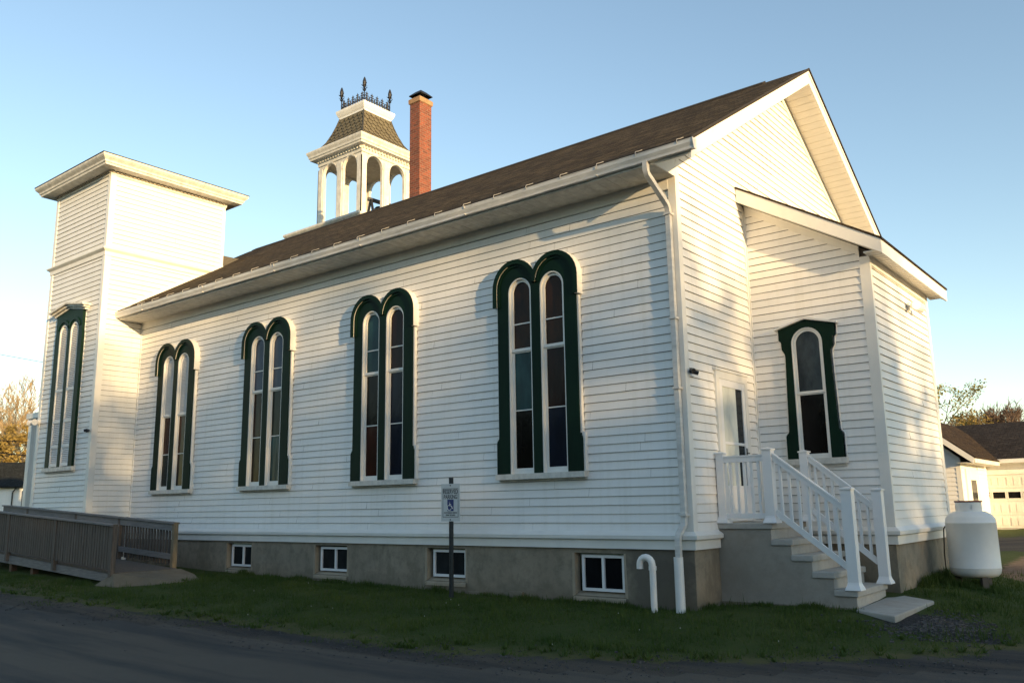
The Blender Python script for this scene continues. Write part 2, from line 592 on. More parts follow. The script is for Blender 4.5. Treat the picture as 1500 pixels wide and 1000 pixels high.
# ================================================================ GROUND
PB = [(-60, -6.0), (-30, -4.7), (-16, -4.15), (-12, -4.04), (-8.2, -4.0), (-5.8, -3.72), (-3.6, -3.66), (-1.7, -3.7), (-.4, -3.5), (.6, -3.1), (1.3, -2.75),
      (2.3, -2.0), (3.36, -1.0), (3.85, -.1), (4.4, 1.2), (4.7, 3.0), (4.6, 5.0), (4.4, 6.6)]
PBa = np.array(PB)
def sdist(x, y):
    # signed distance to the lawn's road edge, positive on the lawn
    best = np.full(x.shape, 1e9); sg = np.ones(x.shape)
    for (ax, ay), (bx, by) in zip(PBa, PBa[1:]):
        dx, dy = bx - ax, by - ay
        t = np.clip(((x - ax) * dx + (y - ay) * dy) / (dx * dx + dy * dy), 0, 1)
        ex, ey = x - (ax + t * dx), y - (ay + t * dy)
        d = np.hypot(ex, ey); cr = dx * (y - ay) - dy * (x - ax)
        mk = d < best - 1e-9
        best = np.where(mk, d, best); sg = np.where(mk, np.sign(cr), sg)
    return best * sg
def gz(x, y):
    x = np.asarray(x, float); y = np.asarray(y, float)
    d = sdist(x, y)
    rz = np.interp(x, [-40, -16, -10, -4, 6], [.25, .12, .03, -.1, -.1])
    T = np.interp(x, [-40, -16, -13, -11, -7.3, -5.5, -3.9, -1.9, -.7, 0, 1.9, 4], [.45, .30, .24, .19, .12, .10, .07, .065, .045, .045, .14, .14])
    T = T + np.clip(y, 0, 60) * .0165
    s = np.clip(d / 3.0, 0, 1); s = s * s * (3 - 2 * s)
    far = np.clip((y - 5.5) / 2.0, 0, 1)
    s = np.maximum(s, far)
    z = rz + (T - rz) * s
    return z
def gz1(x, y):
    return float(gz(np.array([x]), np.array([y]))[0])

def axis(lo, hi, step, far):
    a = list(np.arange(lo, hi + 1e-6, step)); s = step
    while a[-1] < far:
        s *= 1.35; a.append(a[-1] + s)
    s = step
    while a[0] > -far:
        s *= 1.35; a.insert(0, a[0] - s)
    return np.array(a)
gx = axis(-22, 9, .25, 2500); gy = axis(-12, 12, .25, 2500)
XX, YY = np.meshgrid(gx, gy)
ZZ = gz(XX, YY)
for (i, j), x in np.ndenumerate(XX):
    if -30 < x < 12 and -14 < YY[i, j] < 30:
        ZZ[i, j] += .02 * mnoise.noise((x * .9, YY[i, j] * .9, 0)) + .012 * mnoise.noise((x * 2.6, YY[i, j] * 2.6, 3))
nx, ny = len(gx), len(gy)
verts = np.stack([XX.ravel(), YY.ravel(), ZZ.ravel()], 1)
faces = [(j * nx + i, j * nx + i + 1, (j + 1) * nx + i + 1, (j + 1) * nx + i) for j in range(ny - 1) for i in range(nx - 1)]
me = bpy.data.meshes.new("ground")
me.from_pydata(verts.tolist(), [], faces)
me.materials.append(M_GROUND)
me.polygons.foreach_set('use_smooth', [True] * len(me.polygons))
D_ = sdist(XX, YY)
def sstep(a, lo, hi):
    t = np.clip((a - lo) / (hi - lo), 0, 1); return t * t * (3 - 2 * t)
asph = 1 - sstep(D_, -.45, .45)
asph = np.where(YY > 5.6, 0, asph)
strip = sstep(YY, 10.8, 11.8) * (1 - sstep(YY, 18.2, 19.0)) * sstep(XX, -3, 0)
asph = np.maximum(asph, strip)
dirt = sstep(YY, 5.6, 7.0) * (1 - sstep(YY, 11.0, 12.0)) * sstep(XX, 1.9, 3.0) * (1 - sstep(XX, 30, 34))
gravel = np.maximum(1 - sstep(np.hypot((XX - 2.72) * 1.1, (YY - .6) * 1.0), .3, .85), (1 - sstep(np.hypot(XX - 3.35, (YY - .3) * .9), .2, .55)) * .8)
dry = np.clip(1 - sstep(D_, .1, 1.1), 0, 1) * .65
dry = np.maximum(dry, .8 * (1 - sstep(np.hypot((XX + 12.2) * .4, (YY + 3.2)), .3, 1.0)))
for nm, arr in (('asph', asph), ('dirt', dirt), ('gravel', gravel), ('dry', dry)):
    a = me.attributes.new(nm, 'FLOAT', 'POINT')
    a.data.foreach_set('value', arr.ravel().astype(np.float32))
go = bpy.data.objects.new("ground", me); COL.objects.link(go)
tag(go, kind='structure')

# road sheet, 4 mm above the ground
rows = []
pts = []
L_ = [0]
for a, b in zip(PB, PB[1:]):
    L_.append(L_[-1] + math.dist(a, b))
tot = L_[-1]
def at_len(s):
    for k in range(len(PB) - 1):
        if s <= L_[k + 1] + 1e-9:
            t = (s - L_[k]) / (L_[k + 1] - L_[k])
            return Vector((PB[k][0] + t * (PB[k + 1][0] - PB[k][0]), PB[k][1] + t * (PB[k + 1][1] - PB[k][1])))
    return Vector(PB[-1])
rb = MB()
# simple quads on the dense grid wherever the surface is wholly road
keep = D_ < -.5
vid = {}
def rv(i, j):
    if (i, j) not in vid:
        vid[(i, j)] = len(rb.v); rb.v.append((XX[i, j], YY[i, j], ZZ[i, j] + .004))
    return vid[(i, j)]
for i in range(ny - 1):
    for j in range(nx - 1):
        if -60 < gx[j] < 60 and -60 < gy[i] < 5.2 and keep[i, j] and keep[i + 1, j] and keep[i, j + 1] and keep[i + 1, j + 1]:
            rb.f.append((rv(i, j), rv(i, j + 1), rv(i + 1, j + 1), rv(i + 1, j)))
ro = rb.build("road", M_ROAD, None, recalc=False, smooth=True)
tag(ro, kind='structure')

# grass blades
def blades(name, pts, hts, mat_, lean=.45, wd=.006, seed=3):
    rg = np.random.default_rng(seed)
    n_ = len(pts); pts = np.asarray(pts); hts = np.asarray(hts)
    ang = rg.uniform(0, 2 * np.pi, n_); la = rg.uniform(0, 2 * np.pi, n_)
    ln = rg.uniform(.1, 1, n_) * lean * hts
    wv = np.stack([np.cos(ang), np.sin(ang), np.zeros(n_)], 1) * (wd * rg.uniform(.7, 1.5, n_))[:, None]
    tip = pts + np.stack([np.cos(la) * ln, np.sin(la) * ln, hts], 1)
    V = np.empty((n_ * 3, 3)); V[0::3] = pts - wv; V[1::3] = pts + wv; V[2::3] = tip
    me = bpy.data.meshes.new(name)
    me.vertices.add(n_ * 3); me.vertices.foreach_set('co', V.ravel())
    me.loops.add(n_ * 3); me.loops.foreach_set('vertex_index', np.arange(n_ * 3, dtype=np.int32))
    me.polygons.add(n_); me.polygons.foreach_set('loop_start', np.arange(0, n_ * 3, 3, dtype=np.int32))
    try:
        me.polygons.foreach_set('loop_total', np.full(n_, 3, dtype=np.int32))
    except Exception:
        pass
    me.update(calc_edges=True); me.materials.append(mat_)
    o = bpy.data.objects.new(name, me); COL.objects.link(o)
    return o
rg = np.random.default_rng(11)
def lawn_ok(x, y):
    ok = ~((x < .05) & (y > -.06)) & ~((x < 2.0) & (y > 2.4) & (y < 5.95)) & ~((x > -.1) & (x < 2.0) & (y > .7) & (y < 2.6))
    ok &= ~((x > 1.9) & (x < 2.55) & (y > .25) & (y < 2.3))
    ok &= ~((x < -10.05) & (y > -2.45) & (y < -1.15))
    ok &= ~((x < -10.9) & (y > -2.6))
    return ok
x = rg.uniform(-18, 5, 420000); y = rg.uniform(-4.6, 7.0, 420000)
d = sdist(x, y)
nz = np.array([mnoise.noise((a * 1.7, b * 1.7, 0)) for a, b in zip(x, y)])
nz2 = np.array([mnoise.noise((a * 4.1, b * 4.1, 2)) for a, b in zip(x, y)])
dens = np.clip((d + .25 + .75 * nz + .45 * nz2) / .9, 0, 1) * np.clip(.75 + .8 * nz2, .25, 1)
gr = 1 - sstep(np.hypot((x - 2.72) * 1.1, (y - .6) * 1.0), .3, .9)
dens = dens * (1 - .95 * gr) * (1 - .85 * sstep(y, 5.6, 6.8) * sstep(x, 2.2, 3.2))
keepm = lawn_ok(x, y) & (rg.uniform(0, 1, len(x)) < dens) & (d < 12)
x, y, d, nz = x[keepm], y[keepm], d[keepm], nz[keepm]
z = gz(x, y) - .012
h = rg.gamma(4.0, .0105, len(x)) * (1 + .9 * np.clip(nz, -.5, .8)) * np.clip(.5 + d, .5, 1.1)
P_ = [np.stack([x, y, z], 1)]; H_ = [h]
# taller tufts along the foundations
def tufts(xa, ya, xb, yb, n_, hh):
    t = rg.uniform(0, 1, n_)
    xx = xa + (xb - xa) * t + rg.normal(0, .05, n_); yy = ya + (yb - ya) * t + rg.normal(0, .05, n_)
    cl = np.array([mnoise.noise((a * 2.2, b * 2.2, 7)) for a, b in zip(xx, yy)])
    k = cl > -.15
    P_.append(np.stack([xx[k], yy[k], gz(xx[k], yy[k]) - .012], 1)); H_.append(rg.uniform(.03, hh, k.sum()) * (.7 + cl[k]))
tufts(-10.5, -.10, -.05, -.10, 7000, .13)
tufts(.08, .05, .08, .7, 900, .14)
tufts(2.06, 2.6, 2.06, 5.9, 4500, .22)
tufts(.1, .66, 1.9, .66, 1600, .12)
tufts(2.1, 4.0, 3.0, 3.95, 1800, .15); tufts(2.2, 4.35, 2.95, 4.3, 1200, .12)
tufts(-16.5, -2.7, -11.3, -2.7, 2500, .10)
wx, wy, wz = [], [], []
wrg = np.random.default_rng(21)
for k in range(230):
    if k % 3:
        s_w = wrg.uniform(45, tot - 6); p_ = at_len(s_w); cx_w, cy_w = p_.x + wrg.normal(0, .12), p_.y + abs(wrg.normal(.25, .35))
    else:
        cx_w, cy_w = wrg.uniform(-10, 3.8), wrg.uniform(-3.2, 3.0)
    if not lawn_ok(np.array([cx_w]), np.array([cy_w]))[0] or sdist(np.array([cx_w]), np.array([cy_w]))[0] < -.1:
        continue
    nb = int(wrg.integers(7, 16)); r_w = wrg.uniform(.015, .05)
    wx += list(cx_w + wrg.normal(0, r_w * .5, nb)); wy += list(cy_w + wrg.normal(0, r_w * .5, nb)); wz += list(wrg.uniform(.03, .09, nb))
wx, wy, wz = np.array(wx), np.array(wy), np.array(wz)
weeds = blades("weeds", np.stack([wx, wy, gz(wx, wy) - .005], 1), wz, M_GRASS, 1.3, .014, 5)
tag(weeds, "broad leafed weed clumps in the lawn and along the road edge", "weeds", kind='stuff')
grass = blades("grass", np.concatenate(P_), np.concatenate(H_), M_GRASS)
tag(grass, "short green lawn grass between the church wall and the road", "grass", kind='stuff')
# tiny white lawn flowers
fl = MB()
for k in range(45):
    fx, fy = random.uniform(-9, 4), random.uniform(-3.2, 3)
    if sdist(np.array([fx]), np.array([fy]))[0] < .5 or not lawn_ok(np.array([fx]), np.array([fy]))[0] or fx < -8 or (fx > 2 and fy < 1.4):
        continue
    z0 = gz1(fx, fy) + .035; r_ = random.uniform(.004, .008)
    fl.lathe([(.002, -.01), (r_, 0), (r_ * .7, .006)], (fx, fy, z0), 6)
tag(fl.build("wildflowers", simple("white_petals", (.42, .42, .36), .7, .1)), "tiny white flowers scattered through the lawn", "wildflowers", kind='stuff')
# loose gravel by the slab and along the road edge
pb = MB()
def pebble(px, py, s):
    z0 = gz1(px, py) + s * .25
    a = random.uniform(0, 3)
    pb.obox((px, py, z0), (s * math.cos(a), s * math.sin(a), random.uniform(-.3, .3) * s), (-s * .7 * math.sin(a), s * .7 * math.cos(a), random.uniform(-.2, .2) * s), (0, 0, s * .55))
for k in range(1500):
    a = random.gauss(0, 1); b = random.gauss(0, 1)
    px, py = 2.75 + .33 * a, .55 + .42 * b
    if px < 2.6 and py > .22: continue
    pebble(px, py, random.uniform(.006, .022))
for k in range(5200):
    s = random.uniform(30, tot - 4)
    p = at_len(s); q = at_len(min(s + .05, tot)) - p
    nrm = Vector((-q.y, q.x)).normalized()
    p = p + nrm * random.gauss(-.25, .5)
    pebble(p.x, p.y, random.choice((.005, .006, .007, .009, .014)))
tag(pb.build("loose_gravel", simple("mixed_grey_stone", (.085, .083, .084), .9, .65, 30)), "loose grey gravel by the path slab and along the road edge", "gravel", kind='stuff')

# ================================================================ CHURCH
church = thing("church", (-7.6, 4.6, 0), "white clapboard church with dark green arched windows, square corner tower, belfry and brown shingle roof", "church")

# --- foundation
holes = [(-11.0, -10.12), (-8.05, -7.12), (-5.05, -4.17), (-1.98, -1.12)]
HZ = [(.26, .795)] * 3 + [(.165, .775)]
fb = MB()
def wall_holes(mb, xs0, xs1, z0, z1, y, depth):
    xs = sorted([xs0, xs1] + [v for h in holes for v in h])
    for k in range(len(xs) - 1):
        a, b = xs[k], xs[k + 1]
        hit = [i for i, h in enumerate(holes) if abs(h[0] - a) < 1e-6]
        if hit:
            h0, h1 = HZ[hit[0]]
            mb.face((a, y, z0), (b, y, z0), (b, y, h0), (a, y, h0))
            mb.face((a, y, h1), (b, y, h1), (b, y, z1), (a, y, z1))
        else:
            n_ = max(1, int((b - a) / .8))
            for q in range(n_):
                u0, u1 = a + (b - a) * q / n_, a + (b - a) * (q + 1) / n_
                mb.face((u0, y, z0), (u1, y, z0), (u1, y, z1), (u0, y, z1))
wall_holes(fb, XL, 0, -.4, .86, 0, .12)
fb.face((0, 0, -.4), (0, 2.45, -.4), (0, 2.45, .86), (0, 0, .86))
fb.face((0, 5.9, -.4), (0, W, -.4), (0, W, .86), (0, 5.9, .86))
fb.face((0, 2.451, -.4), (1.957, 2.451, -.4), (1.957, 2.451, .86), (0, 2.451, .86))
fb.face((1.957, 2.451, -.4), (1.957, 5.9, -.4), (1.957, 5.9, .86), (1.957, 2.451, .86))
fb.face((1.957, 5.9, -.4), (0, 5.9, -.4), (0, 5.9, .86), (1.957, 5.9, .86))
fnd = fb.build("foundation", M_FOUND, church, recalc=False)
for (a, b), (h0, h1) in zip(holes, HZ):
    rc = MB()
    dp = .14
    rc.face((a, 0, h0), (a, dp, h0 + .05), (a, dp, h1), (a, 0, h1))
    rc.face((b, dp, h0 + .05), (b, 0, h0), (b, 0, h1), (b, dp, h1))
    rc.face((a, 0, h1), (a, dp, h1), (b, dp, h1), (b, 0, h1))
    rc.face((a - .02, -.025, h0 - .03), (b + .02, -.025, h0 - .03), (b, dp, h0 + .05), (a, dp, h0 + .05))
    rc.face((a - .02, -.025, h0 - .08), (b + .02, -.025, h0 - .08), (b + .02, -.025, h0 - .03), (a - .02, -.025, h0 - .03))
    rc.face((a - .05, -.003, h0 - .02), (a, -.003, h0), (a, -.003, h1), (a - .04, -.003, h1))
    rc.face((b, -.003, h0), (b + .05, -.003, h0 - .02), (b + .03, -.003, h1), (b, -.003, h1))
    rc.build("window_recess", M_FOUNDR, fnd, recalc=False)
# knocked-out stones: low blocks at the base of the wall
for bx0, bx1, bz in ((-3.2, -2.95, .16), (-4.1, -3.75, .12)):
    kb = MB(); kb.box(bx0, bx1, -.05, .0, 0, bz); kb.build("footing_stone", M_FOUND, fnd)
for k, ((a, b), (h0, h1)) in enumerate(zip(holes, HZ)):
    fr = frame(0, .11, *NY)
    big = k == 3
    x0, x1, z0, z1 = a + .085, b - .035, h0 + .06, h1 - .03
    mid = (x0 + x1) / 2 + (.03 if not big else 0)
    wb = MB()
    t = .042
    wb.plate([[(x0, z0), (x0, z1), (x1, z1), (x1, z0)], [(x0 + t, z0 + t), (x0 + t, z1 - t), (mid - t / 2, z1 - t), (mid - t / 2, z0 + t)],
              [(mid + t / 2, z0 + t), (mid + t / 2, z1 - t), (x1 - t, z1 - t), (x1 - t, z0 + t)]], fr, 0, .045)
    win = wb.build("basement_window", M_VINYL, church)
    for q, (p0, p1) in enumerate(((x0 + t, mid - t / 2), (mid + t / 2, x1 - t))):
        gb = MB(); gb.plate([[(p0 - .003, z0 + t - .003), (p0 - .003, z1 - t + .003), (p1 + .003, z1 - t + .003), (p1 + .003, z0 + t - .003)]], fr, .005, .016 - .006 * q)
        gb.build("pane", G['dark'] if big else G['grey'], win)

# --- main walls (core + clapboards)
cb = MB()
cb.box(XF, -.004, .004, W, .87, 6.25)
cb.prism([(-.004, .004, 6.2), (-.004, W, 6.2), (-.004, RIDGE_Y, roofz(RIDGE_Y) - .16)], (XF + .004, 0, 0))
cb.box(-.1, 1.953, 2.455, 5.896, .2, 5.25)
cb.prism([(0, 2.455, 5.2), (0, 2.455, 6.45), (1.953, 2.455, 5.25)], (0, 3.441, 0))
wall_o = cb.build("wall", M_SHEATH_SHADE, church)
sb = MB()
clap(sb, frame(0, 0, *NY), 1.085, 6.06, lambda z: (XL + .02, -.1), seed=3)
sb.build("clapboard", M_SIDE, wall_o, recalc=False)
gb = MB()
def gext(z):
    top = (6.48, 9.42)
    if z < 6.53:
        return (.10, W - .1)
    d = (z - 6.53) / SL
    return (.10 + max(0, d - .02), W - .1 - d)
def gext_left(z):
    a, b = gext(z)
    return (a, 2.40) if z < 6.35 else (a, b)
clap(gb, frame(0, 0, *PX), 1.085, 9.2, gext_left, seed=5, joints=True)
clap(gb, frame(0, 0, *PX), 1.085, 6.3, lambda z: (5.95, W - .1), seed=6)
gb.build("clapboard", M_SIDE, wall_o, recalc=False)
def lext(z):
    if z < 4.9:
        return (.04, 1.957 - .13)
    return (.04, max(.05, min(1.957 - .13, (6.40 - z) / .605)))
lb = MB(); clap(lb, frame(0, 2.451, *NY), 1.085, 6.32, lext, E=.122, seed=8)
lb.build("clapboard", M_SIDE, wall_o, recalc=False)
lb = MB(); clap(lb, frame(1.957, 0, *PX), 1.085, 5.02, lambda z: (2.451 + .045, 5.9 - .13), E=.122, seed=9)
lb.build("clapboard", M_SIDE, wall_o, recalc=False)

# --- corner boards
def boards(name, lst, mat_=M_TRIM, par=church):
    b = MB()
    for q in lst: b.box(*q)
    return b.build(name, mat_, par)
boards("corner_board", [(-.10, .024, -.026, .0, 1.06, 6.24), (0.0, .024, 0.0, .10, 1.06, 6.60)])
boards("corner_board", [(1.827, 1.957 + .024, 2.425, 2.451, 1.06, 5.16), (1.957, 1.981, 2.451, 2.495, 1.06, 5.16)])
boards("corner_board", [(1.957, 1.981, 5.77, 5.924, 1.06, 5.16)])
boards("corner_board", [(0, .04, 2.425, 2.452, 1.06, 6.3), (0, .022, 2.38, 2.426, 1.06, 6.35)])
boards("corner_board", [(XL, XL + .045, -.028, 0, 1.06, 6.2)])
boards("frieze_board", [(XL, -.1, -.030, 0, 6.045, 6.235)])
boards("frieze_board", [(1.957, 1.985, 2.497, 5.768, 5.02, 5.17)])

# --- water table
def wtable(mb, path):
    prof = [(0, .845), (.045, .845), (.045, .965), (.095, .985), (.10, 1.035), (.02, 1.095), (0, 1.095)]
    rings = []
    for (x, y, nx_, ny_) in path:
        rings.append(mb.vs([(x + nx_ * o, y + ny_ * o, z) for o, z in prof]))
    k = len(prof)
    for a, b in zip(rings, rings[1:]):
        for q in range(k - 1):
            mb.f.append((a + q, b + q, b + q + 1, a + q + 1))
    for r_ in (rings[0], rings[-1]):
        mb.f.append(tuple(r_ + q for q in range(k)))
wt = MB(); wtable(wt, [(XL, 0, 0, -1), (0, 0, 1, -1), (0, .74, 1, 0)]); wt.build("water_table", M_TRIM, church)
wt = MB(); wtable(wt, [(.02, 2.451, 0, -1), (1.957, 2.451, 1, -1), (1.957, 5.9, 1, 1), (0.02, 5.9, 0, 1)]); wt.build("water_table", M_TRIM, church)

# --- main roof
OX = .6; EY = -.66
rf = MB()
th = .05
for s in (1, -1):
    def yy(y): return y if s == 1 else 2 * RIDGE_Y - y
    x0, x1 = XF - .3, OX + .02
    n_ = 1
    y0, y1 = EY, RIDGE_Y
    z0, z1 = roofz(EY), RIDGE_Z
    rf.prism([(x0, yy(y0), z0), (x0, yy(y1), z1), (x0, yy(y1), z1 - th), (x0, yy(y0), z0 - th)], (x1 - x0, 0, 0))
roof = rf.build("roof", M_ROOF, church)
rc_ = MB()
for s in (1, -1):
    rc_.prism([(XF + .1, RIDGE_Y, RIDGE_Z + .035), (XF + .1, RIDGE_Y + s * .16, RIDGE_Z - .16 * SL + .03), (XF + .1, RIDGE_Y + s * .16, RIDGE_Z - .16 * SL + .003), (XF + .1, RIDGE_Y, RIDGE_Z + .003)], (-.25 - XF - .1, 0, 0))
rc_.build("ridge_cap", M_ROOFE, roof)
# starter edge strips at eave and rake
re = MB()
re.bar((XF, EY - .006, roofz(EY) - .03), (OX + .03, EY - .006, roofz(EY) - .03), .012, .05)
for s in (1, -1):
    ye = EY if s == 1 else 2 * RIDGE_Y - EY
    re.bar((OX + .026, ye, roofz(EY) - .012), (OX + .026, RIDGE_Y, RIDGE_Z - .012), .014, .035)
re.build("drip_edge", M_ROOFE, roof)
# rake boards, rake soffits, frieze on the gable
for s in (1, -1):
    def yy(y): return y if s == 1 else 2 * RIDGE_Y - y
    def slab(mb, x0, x1, ya, yb, up0, up1):
        mb.prism([(x0, yy(ya), roofz(ya) - up0), (x0, yy(yb), roofz(yb) - up0), (x0, yy(yb), roofz(yb) - up1), (x0, yy(ya), roofz(ya) - up1)], (x1 - x0, 0, 0))
    b = MB(); slab(b, OX - .03, OX, EY + .02, RIDGE_Y - (0 if s == 1 else .002), .054, .31); slab(b, OX, OX + .014, EY + .02, RIDGE_Y - (0 if s == 1 else .002), .054, .115)
    b.build("rake_board", M_TRIM, church)
    b = MB(); slab(b, .024, OX - .03, -.60, RIDGE_Y - (.0 if s == 1 else .002), .215, .235)
    sf = b.build("rake_soffit", simple("soffit_boards", (.78, .76, .71), .5, .1, 5, (1, 9, 9), .1), church)
    b = MB()
    for k in range(32):
        ya = .15 + k * .135
        if ya < RIDGE_Y - .25:
            slab(b, .03, OX - .04, ya, ya + .012, .234, .2395)
    b.build("soffit_groove", simple("soffit_groove_shadow_paint", (.66, .63, .57), .6, .1), sf)
    b = MB(); slab(b, .0, .028, .02, RIDGE_Y - (.0 if s == 1 else .002), .236, .40)
    b.build("frieze_board", M_TRIM, church)
# eave soffit and fascia of the long wall
eb = MB(); eb.box(XL, -.002, -.62, .0, 6.215, 6.235); esf = eb.build("eave_soffit", M_TRIMW, church)
eb = MB(); eb.box(XL, OX - .03, -.645, -.62, 6.215, 6.41); eb.build("fascia", M_TRIMW, church)
eb = MB(); eb.prism([(0.0, -.62, 6.215), (0.0, .03, 6.215), (0, .03, 6.215 + .36), (0, -.62, 6.27)], (.022, 0, 0)); eb.build("eave_return", M_TRIM, church)
b = MB()
for k in range(80):
    xx = -.25 - k * .19
    if xx > XL + .1: b.box(xx, xx + .006, -.61, -.005, 6.2105, 6.2145)
b.build("soffit_groove", MATS["soffit_groove_shadow_paint"], esf)
# gutter: K profile swept along x, with end caps
gt = MB()
prof = [(-.647, 6.385), (-.647, 6.245), (-.715, 6.245), (-.722, 6.28), (-.745, 6.33), (-.75, 6.37), (-.755, 6.385), (-.742, 6.385), (-.737, 6.34), (-.70, 6.262), (-.66, 6.262), (-.66, 6.385)]
xs_ = [XL + .01 + (OX + .08 - XL) * k / 26 for k in range(27)]
rings = [gt.vs([(x_, y_ + random.uniform(-.0025, .0025), z_ + dz_) for y_, z_ in prof]) for x_ in xs_ for dz_ in (random.uniform(-.004, .004),)]
k_ = len(prof)
for a, c in zip(rings, rings[1:]):
    for q in range(k_):
        gt.f.append((a + q, c + q, c + (q + 1) % k_, a + (q + 1) % k_))
for r_ in (rings[0], rings[-1]):
    gt.f.append(tuple(r_ + q for q in range(k_)))
gut = gt.build("gutter", M_GUTTER, church)
ec = MB(); ec.prism([(OX + .085, -.648, 6.39), (OX + .085, -.648, 6.24), (OX + .085, -.718, 6.24), (OX + .085, -.758, 6.345), (OX + .085, -.758, 6.39)], (.006, 0, 0)); ec.build("gutter_end_cap", M_GUTTER, gut)
sm = MB()
for k in range(6):
    xx = -.9 - k * 2.6
    sm.box(xx, xx + .02, -.757, -.655, 6.243, 6.256); sm.box(xx, xx + .02, -.7605, -.752, 6.345, 6.388)
sm.build("gutter_seam", M_TRIMW, gut)
for k in range(24):
    xx = .45 - k * .66
    if xx < XL + .2: break
    g = MB()
    ys = EY + .19; zs_ = roofz(ys) + .012
    g.tube([(xx, -.756, 6.36), (xx, -.757, 6.395), (xx, -.745, 6.425), (xx, -.70, 6.445), (xx, -.655, roofz(-.655) + .012), (xx + .03, -.60, roofz(-.60) + .010)], .0055, 5)
    g.build("gutter_strap", simple("dull_strap_metal", (.42, .41, .38), .5, .2), gut)
# downspout
dsx = -.085
d_ = MB()
def sqtube(mb, pts, r=.052):
    mb.tube(pts, r, 4, True, math.pi / 4)
sqtube(d_, [(dsx, -.69, 6.26), (dsx, -.69, 6.14), (dsx, -.665, 6.08), (dsx, -.14, 5.79), (dsx, -.085, 5.72), (dsx, -.08, 5.6), (dsx, -.08, 1.28), (dsx - .005, -.09, 1.18), (dsx - .055, -.15, 1.06), (dsx - .065, -.165, .98), (dsx - .065, -.165, .74)])
ds = d_.build("downspout", M_GUTTER, church, smooth=True)
for zz in (5.62, 4.06, 3.05, 1.3):
    c_ = MB(); c_.box(dsx - .056, dsx + .056, -.136, -.022, zz, zz + .03); c_.build("downspout_band", M_GUTTER, ds)

# --- lean-to roof
LZ0, LSL, LX1 = 6.70, .605, 2.24
def lz(x): return LZ0 - LSL * x
b = MB(); b.prism([(.024, 2.14, lz(.024)), (LX1 + .02, 2.14, lz(LX1 + .02)), (LX1 + .02, 2.14, lz(LX1 + .02) - .035), (.024, 2.14, lz(.024) - .035)], (0, 4.18, 0))
lro = b.build("roof", M_ROOFY, church)
b = MB(); b.prism([(.026, 2.15, lz(0.026) - .037), (LX1, 2.15, lz(LX1) - .037), (LX1, 2.15, lz(LX1) - .25), (.026, 2.15, lz(0.026) - .27)], (0, .025, 0))
b.build("rake_board", M_TRIM, church); b = MB(); b.prism([(.026, 6.31, lz(0.026) - .037), (LX1, 6.31, lz(LX1) - .037), (LX1, 6.31, lz(LX1) - .25), (.026, 6.31, lz(0.026) - .27)], (0, -.025, 0))
b.build("rake_board", M_TRIM, church)
b = MB(); b.box(LX1 - .025, LX1 + .002, 2.177, 6.283, lz(LX1) - .25, lz(LX1) - .04); b.build("fascia", M_TRIM, church)
b = MB(); b.prism([(.03, 2.175, lz(.03) - .255), (LX1 - .03, 2.175, lz(LX1 - .03) - .235), (LX1 - .03, 2.175, lz(LX1 - .03) - .22), (.03, 2.175, lz(.03) - .24)], (0, .275, 0)); b.build("rake_soffit", M_TRIM, church)
b = MB(); b.box(1.96, LX1 - .026, 2.2, 6.28, 5.155, 5.172)
s_ = b.build("eave_soffit", M_TRIM, church)
b = MB()
for k in range(30):
    b.box(1.99, LX1 - .03, 2.3 + k * .135, 2.306 + k * .135, 5.1505, 5.1545)
b.build("soffit_groove", MATS["soffit_groove_shadow_paint"], s_)
b = MB(); b.prism([(.03, 2.425, lz(.03) - .262), (1.83, 2.425, lz(1.83) - .255), (1.83, 2.425, lz(1.83) - .40), (.03, 2.425, lz(.03) - .40)], (0, .026, 0)); b.build("frieze_board", M_TRIM, church)

# --- arched double windows on the long wall
def double_arch(c, Rr, zs, hw_side=None):
    a = math.degrees(math.acos(min(1, c / Rr)))
    return arc(-c, zs, Rr, 180, a, 14) + arc(c, zs, Rr, 180 - a, 0, 14)[1:]

